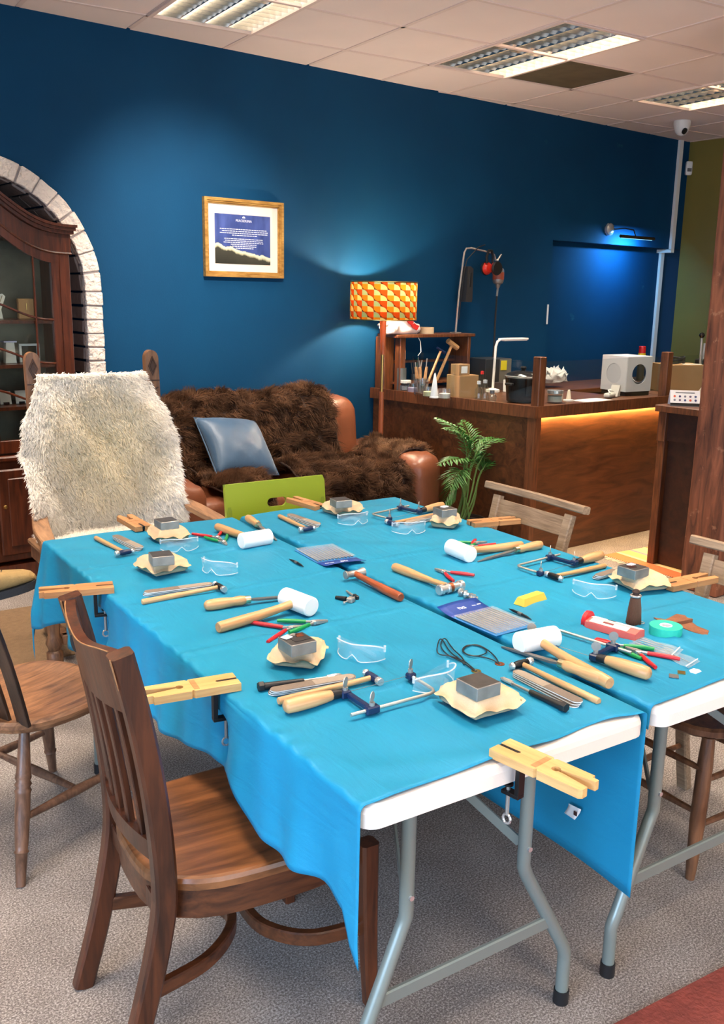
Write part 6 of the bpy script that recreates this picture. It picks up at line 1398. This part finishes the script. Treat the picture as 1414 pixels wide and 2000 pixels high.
elm2 = wood('dark_elm', rgb(66,42,30), rgb(128,92,70), 6, 8, 2, .4, .08)
feet = {}
for sx_ in (-1,1):
    for sy in (-1,1):
        a, b = (sx_*.235+.0,sy*.225,0), (sx_*.14+.01,sy*.145,.415); turned(MB(), a, b, legp).build('leg', elm2, wd, 60); feet[(sx_,sy)] = (Vector(a), Vector(b))
for sy in (-1,1):
    p, q = feet[(-1,sy)][0].lerp(feet[(-1,sy)][1],.42), feet[(1,sy)][0].lerp(feet[(1,sy)][1],.42); turned(MB(), p, q, [(0,.009),(.3,.013),(.5,.015),(.7,.013),(1,.009)]).build('stretcher', elm2, wd, 60)
p, q = feet[(-1,-1)][0].lerp(feet[(-1,-1)][1],.42).lerp(feet[(1,-1)][0].lerp(feet[(1,-1)][1],.42),.5), feet[(-1,1)][0].lerp(feet[(-1,1)][1],.42).lerp(feet[(1,1)][0].lerp(feet[(1,1)][1],.42),.5)
turned(MB(), p, q, [(0,.009),(.5,.015),(1,.009)]).build('stretcher', elm2, wd, 60)
dkb = wood('black_brown_wood', rgb(26,18,14), rgb(70,46,32), 6, 10, 2, .4, .08)
for k in range(6):
    y = -.165+.066*k; b_ = Vector((-.165+.02*(abs(y)/.165)**2, y, .436)); t_ = Vector((-.30+.02*(abs(y)/.165)**2, y*1.25, .86))
    loft_rect(MB(), [b_.lerp(t_, j/6)+Vector((.008*math.sin(PI*j/6),0,0)) for j in range(7)], .012, .050 if k in (0,1,2,3,4) else .022).build('back_slat', dkb, wd, 40)
loft_rect(MB(), [Vector((-.295+.022*(y/.2)**2,y,.885)) for y in [-.23+.46*j/10 for j in range(11)]], .026, .085, Vector((0,0,1))).build('crest_rail', dkb, wd, 40)
# ------------------------------------------------------------------ carved armchair with cream sheepskin at the back end
THU, THV = .567, 2.95
th_ = thing('carved_armchair', 'carved oak armchair at the far table end under a cream sheepskin', 'armchair', tw(THU,THV), TH)   # local: -y is forward
oak = wood('carved_oak', rgb(74,46,30), rgb(140,98,66), 7, 8, 2, .45, .12); oak2 = wood('pale_oak_arm', rgb(104,74,52), rgb(166,124,88), 7, 8, 1, .45, .12)
for s in (-1,1):
    lean = lambda z: .20+.09*max(0,(z-.45))/.9
    ps = MB(); W_ = .033; prof = [(-W_,0),(W_,0),(W_,1.29)]+[(W_*math.cos(a), 1.29+W_*1.25*math.sin(a)) for a in [PI*k/10 for k in range(1,10)]]+[(-W_,1.29)]
    ps.prism(prof, -.022, .022, RX(PI/2)); ps.v = [(x+s*.285, y+lean(z), z) for x, y, z in ps.v]; po_ = ps.build('back_post', oak, th_, 40)
    dm = MB()
    for (k, dz) in ((1,0),): dm.strip([(0,.048),(.022,0),(0,-.048),(-.022,0)], [(0,.036),(.016,0),(0,-.036),(-.016,0)], .021, .0255, None, True); dm.prism([(0,.030),(.013,0),(0,-.030),(-.013,0)], .02, .0245)
    dm.v = [tuple(RX(PI/2) @ Vector(p)) for p in dm.v]; dm.v = [(x+s*.285, y+lean(1.255), z+1.255) for x, y, z in dm.v]; dm.build('carved_diamond', plain('dark_carving', rgb(62,38,26), .6), po_, 0)
    ch_ = MB()
    for k in range(4): ch_.box((s*.285, lean(1.14-.05*k)-.0225, 1.14-.05*k), (.05,.004,.007), TR(s*.285,0,1.14-.05*k) @ RY(.5*(1 if k%2 else -1)) @ TR(-s*.285,0,-(1.14-.05*k)))
    ch_.box((s*.285, lean(1.185)-.0225, 1.185), (.064,.004,.006)); ch_.build('carved_chevrons', bpy.data.materials['dark_carving'], po_, 0)
    A_ = cat((s*.30,.23,.61),(s*.33,.12,.605),(s*.365,-.02,.592),(s*.385,-.14,.577),(s*.395,-.23,.57),(s*.398,-.285,.56))
    loft_rect(MB(), A_, [.032]*len(A_), [.050+.022*math.sin(PI*k/len(A_)) for k in range(len(A_))], Vector((1,0,0))).build('arm', oak2, th_, 40)
    MB().lathe([(.001,-.036),(.026,-.034),(.030,0),(.026,.034),(.001,.036)], 16, TR(s*.398,-.285,.552) @ RY(PI/2)).build('arm_scroll', oak2, th_)
    turned(MB(), (s*.392,-.24,.0), (s*.392,-.24,.56), [(0,.03),(.05,.036),(.12,.036),(.14,.024),(.20,.038),(.26,.026),(.36,.030),(.50,.036),(.60,.036),(.72,.036),(.74,.022),(.82,.032),(.9,.022),(1,.026)], 14).build('front_leg', oak, th_, 60)
    MB().box((s*.392,-.24,.40), (.062,.062,.14), ch=.004).build('leg_block', oak, th_, 0); MB().box((s*.285,.20,.22), (.06,.044,.44), ch=.004).build('back_leg', oak, th_, 0)
    MB().box((s*.34,-.02,.12), (.034,.46,.045), ch=.004).build('side_stretcher', oak, th_, 0); MB().box((s*.345,-.02,.42), (.034,.44,.07), ch=.004).build('seat_rail', oak, th_, 0)
MB().box((0,-.02,.462), (.74,.48,.026), ch=.006).build('seat', oak2, th_, 0); MB().box((0,.23,.83), (.52,.02,.72)).build('back_panel', oak, th_, 0); MB().box((0,-.24,.42), (.74,.034,.07), ch=.004).build('seat_rail', oak, th_, 0); MB().box((0,-.24,.12), (.72,.034,.045), ch=.004).build('front_stretcher', oak, th_, 0)
def cream_wool():
    m, nt, b = newmat('cream_wool'); tc = nd(nt, 'ShaderNodeTexCoord'); mp = nd(nt, 'ShaderNodeMapping'); mp.inputs['Location'].default_value = (0,0,-.86); mp.inputs['Scale'].default_value = (2.5,0,2.35); mp.vector_type = 'POINT'
    nt.links.new(tc.outputs['Object'], mp.inputs[0]); mp.inputs['Location'].default_value = (0,0,-.86*2.35)
    ln = nd(nt, 'ShaderNodeVectorMath', operation='LENGTH'); nt.links.new(mp.outputs[0], ln.inputs[0])
    n = nd(nt, 'ShaderNodeTexNoise', i_Scale=9, i_Detail=4); nt.links.new(tc.outputs['Object'], n.inputs[0])
    ad = nd(nt, 'ShaderNodeMath', operation='MULTIPLY_ADD'); ad.inputs[1].default_value = .25; nt.links.new(n.outputs[0], ad.inputs[0]); nt.links.new(ln.outputs[1], ad.inputs[2])
    nt.links.new(ramp(nt, ad.outputs[0], [(.3, rgb(254,247,229)), (.75, rgb(254,248,235)), (1.0, rgb(254,251,246))]), b.inputs['Base Color'])
    b.inputs['Roughness'].default_value = .8; return translucent(m, .55)
cf = thing('sheepskin', 'cream sheepskin draped over the carved armchair back', 'sheepskin', tw(THU,THV), TH)
LE = [(1.225,-.275),(1.15,-.300),(1.0,-.365),(.86,-.385),(.70,-.385),(.55,-.375),(.47,-.33)]; RE = [(1.225,.235),(1.15,.265),(1.02,.33),(.92,.365),(.78,.345),(.66,.325),(.55,.335),(.47,.30)]
def ev(z, tab): return interp(-z, [(-a, b) for a, b in tab])
def cream_fn(u, v):
    s = v*1.0
    if v < .82:
        z = 1.232-(1.232-.50)*(v/.82); y = .19+.085*max(0,(z-.45))/.9-.055; n = Vector((0,-.995,.1))
        bulge = .03*math.sin(PI*min(1,v/.82)); y -= bulge
    else:
        f = (v-.82)/.18; z = .50-.005*f; y = .17-.055-.26*f; n = Vector((0,-.6+.5*f,.8)).normalized()
    xl, xr = ev(z, LE), ev(z, RE); x = xl+(xr-xl)*u; e = abs(2*u-1)
    y += .03*max(0, e-.70)/.30 if v < .82 and z > .85 else (-.13*max(0, e-.55)/.45*min(1,max(0,(.85-z)/.2)) if v < .82 else 0)
    n2 = (n+Vector(((2*u-1)*.9*max(0,e-.45),0,.35 if v < .06 else 0))).normalized()
    return Vector((x, y+.012*wob(x*2,z*2), z)), n2
closed_sheet('hide', plain('cream_hide', rgb(245,232,206), .9), cf, cream_fn, 24, 28, .012)
g_ = MB(); g_.grid(lambda u, v: cream_fn(u,v)[0], 24, 28); tmp = bpy.data.meshes.new('tmp'); tmp.from_pydata(g_.v, [], g_.f)
P_, _n = sample_mesh(tmp, 95000, 5); us = np.linspace(0,1,17); Cc = []; Dd = []
for a in us:
    for b in us: p_, n_ = cream_fn(a,b); Cc.append(p_[:]); Dd.append(n_[:])
Cc = np.array(Cc); Dd = np.array(Dd); Nn = np.empty_like(P_)
for k0 in range(0, len(P_), 4000): sgm = slice(k0,k0+4000); Nn[sgm] = Dd[((P_[sgm][:,None,:]-Cc[None])**2).sum(2).argmin(1)]
fur_object('wool', P_, Nn, .036, .0048, cream_wool(), cf, .35, 5, .22, .035, along=np.array([.08,-.1,-.36])); bpy.data.meshes.remove(tmp)
# ------------------------------------------------------------------ lime green folding chair
lime = plain('lime_lacquer', rgb(150,166,38), .42); limed = plain('lime_edge', rgb(130,148,32), .45)
gc = thing('folding_chair', 'lime green folding chair with slot handle at the far table end', 'chair', tw(1.105,2.20), TH)
def slot_panel(w_, h_, sw_, sh_, th, n=64):
    out_, inn = [], []
    for k in range(n):
        a = 2*PI*k/n; c_, s_ = math.cos(a), math.sin(a); s = min(w_/2/max(abs(c_),1e-6), h_/2/max(abs(s_),1e-6)); out_.append((c_*s, s_*s))
        # stadium
        r = sh_/2; L = sw_/2-r; t = sw_/2*c_; x = max(-L, min(L, t)); lo2, hi2 = 0, sw_
        for _ in range(30):
            mid = (lo2+hi2)/2; px_, py_ = mid*c_, mid*s_; d = math.hypot(px_-max(-L,min(L,px_)), py_); lo2, hi2 = (mid, hi2) if d < r else (lo2, mid)
        inn.append((lo2*c_, lo2*s_))
    return MB().strip(out_, inn, -th/2, th/2, None, True)
pm_ = slot_panel(.50,.20,.10,.042,.020); M_ = TR(0,.20,.705) @ RX(PI/2-.12) @ TR(0,0,0); pm_.v = [tuple(M_ @ Vector((x, y-.002 if y > 0 else y, z))) for x, y, z in pm_.v]; pm_.build('backrest', lime, gc, 0)
for s in (-1,1):
    loft_rect(MB(), [Vector((s*.235,.225,.80)),Vector((s*.235,.17,.58)),Vector((s*.235,.0,.30)),Vector((s*.235,-.16,0))], .022, .022).build('frame_leg', limed, gc, 30); loft_rect(MB(), [Vector((s*.205,-.16,.44)),Vector((s*.205,.06,.22)),Vector((s*.205,.22,0))], .022, .022).build('rear_leg', limed, gc, 30)
MB().box((0,-.02,.45), (.40,.36,.018), ch=.004).build('seat', lime, gc, 0); MB().box((0,.20,.10), (.40,.02,.025)).build('crossbar', limed, gc, 0)
# ------------------------------------------------------------------ rail back wooden chairs on the right
rc_ = thing('wooden_chair', 'weathered rail back wooden chair in front of the workshop counter', 'chair', tw(1.50,1.444), TH)   # local: +x is the back
gw = MT['greywood']
for s in (-1,1): loft_rect(MB(), cat((.20,s*.175,0),(.17,s*.185,.25),(.175,s*.19,.45),(.215,s*.20,.65),(.255,s*.205,.81)), .030, .042).build('back_post', gw, rc_, 40)
loft_rect(MB(), [Vector((.258,-.282,.842)),Vector((.270,0,.842)),Vector((.258,.282,.842))], .036, .030, Vector((.2,0,1))).build('top_rail', gw, rc_, 40); tr_ = MB().box((.247,0,.760), (.016,.38,.075), TR(.247,0,.760) @ RY(.25) @ TR(-.247,0,-.760), .002); tr_.build('back_rail', gw, rc_, 0)
brw = wood('brown_chair_wood', rgb(70,42,26), rgb(132,88,58), 5, 8, 2, .4, .06)
sb = MB(); rings = []; n = 32
def rso(k):
    a = 2*PI*k/n; c_, s_ = math.cos(a), math.sin(a); e = 3.4; r = (abs(c_)**e+abs(s_)**e)**(-1/e); return Vector((-.005+.215*c_*r, .205*s_*r, 0))
for (sc_, z) in ((.94,.418),(1,.428),(1,.445),(.96,.452),(.7,.448),(.3,.446)): rings.append([rso(k)*sc_+Vector((0,0,z)) for k in range(n)])
for i in range(len(rings)-1): sb.add(rings[i]+rings[i+1], [(k,(k+1)%n,n+(k+1)%n,n+k) for k in range(n)])
sb.add(rings[0], [tuple(range(n))[::-1]]); sb.add(rings[-1], [tuple(range(n))]); sb.build('seat', brw, rc_, 50)
for s in (-1,1):
    turned(MB(), (-.215,s*.172,0), (-.175,s*.155,.425), [(0,.013),(.1,.016),(.4,.022),(.8,.022),(1,.018)], 12).build('front_leg', brw, rc_, 60)
    for z in (.16,.30): MB().tube([(-.20,s*.165,z),(0,s*.176,z+.004),(.178,s*.182,z)], [.008,.011,.008], 8).build('side_stretcher', brw, rc_)
for z in (.20,.335): MB().tube([(-.198,-.165,z),(-.198,0,z),(-.198,.165,z)], [.008,.012,.008], 8).build('front_stretcher', brw, rc_)
MB().tube([(.178,-.18,.24),(.178,.18,.24)], .010, 8).build('rear_stretcher', brw, rc_)
r2 = copy_tree(rc_); r2.location = tw(1.502,.405); r2['label'] = 'weathered rail back wooden chair by the timber column, legs under the right table'
rc_['group'] = r2['group'] = 'rail back wooden chairs'
# ------------------------------------------------------------------ crossed leg with suede boot at the left edge
suede = plain('tan_suede', rgb(150,122,74), .85, 0, .25, 150, .12, 20); sole_m = plain('dark_rubber_sole', rgb(32,32,34), .7, 0, .2, 120)
toe = at_y(68,1122,-1.72); bdir = (_r*.93+_u*.30+_f*.15).normalized()
pe_ = thing('person', 'person out of frame showing one tan suede boot with laces', 'person', (toe.x-.30, toe.y, 0))
O_ = Vector(pe_.location)
bx_ = bdir; by_ = Vector((0,0,1)).cross(bx_).normalized(); bz_ = bx_.cross(by_)
BM_ = Matrix(((bx_.x,by_.x,bz_.x,0),(bx_.y,by_.y,bz_.y,0),(bx_.z,by_.z,bz_.z,0),(0,0,0,1))); BM_ = Matrix.Translation(toe-O_-bx_*.285-bz_*.045) @ BM_   # local: x heel->toe 0..0.285, z up from sole
def foot_ring(x, zt, w_, zb=.028, n=16):
    return [BM_ @ Vector((x, w_/2*math.copysign(abs(math.cos(2*PI*k/n))**.7, math.cos(2*PI*k/n)), zb+(zt-zb)*(.5+.5*math.copysign(abs(math.sin(2*PI*k/n))**.8, math.sin(2*PI*k/n))))) for k in range(n)]
bo = MB(); rings = [foot_ring(x, zt, w_) for x, zt, w_ in ((-.004,.06,.02),(.002,.13,.062),(.03,.165,.074),(.07,.165,.078),(.10,.145,.082),(.135,.115,.088),(.17,.098,.096),(.21,.086,.100),(.245,.076,.094),(.27,.062,.072),(.284,.045,.03))]
n = 16
for i in range(len(rings)-1): bo.add(rings[i]+rings[i+1], [(k,(k+1)%n,n+(k+1)%n,n+k) for k in range(n)])
bo.add(rings[0], [tuple(range(n))[::-1]]); bo.add(rings[-1], [tuple(range(n))]); bt = bo.build('boot', suede, pe_, 180)
so2 = MB(); pl_o = [(x, s*w_/2) for s in (1,) for x, w_ in ((-.006,.03),(.01,.066),(.05,.074),(.10,.074),(.15,.088),(.21,.106),(.25,.098),(.28,.064),(.29,.02))]; pl_o = pl_o+[(x,-y) for x, y in pl_o[::-1]]
so2.prism(pl_o, 0, .030, BM_); so2.build('sole', sole_m, bt, 30)
for k in range(4):
    x = .105+.022*k; zt = .145-.016*k; MB().tube([BM_ @ Vector((x,-.034,zt-.018)), BM_ @ Vector((x+.004,0,zt+.004)), BM_ @ Vector((x,.034,zt-.018))], .0022, 6).build('lace', plain('boot_lace', rgb(70,60,40), .8), bt)
ank = BM_ @ Vector((.045,0,.15)); knee = ank+Vector((-.22,.12,.33)); hip = knee+Vector((-.05,.40,-.02))
MB().tube(cat(ank-Vector((-.0,0,.02)),ank.lerp(knee,.35),ank.lerp(knee,.7),knee,knee.lerp(hip,.3),knee.lerp(hip,.7),hip), [.055+.02*math.sin(PI*min(1,k/24))+.0008*k for k in range(49)], 14).build('trouser_leg', plain('dark_denim', rgb(36,44,60), .85, 0, .3, 90), pe_, 180)
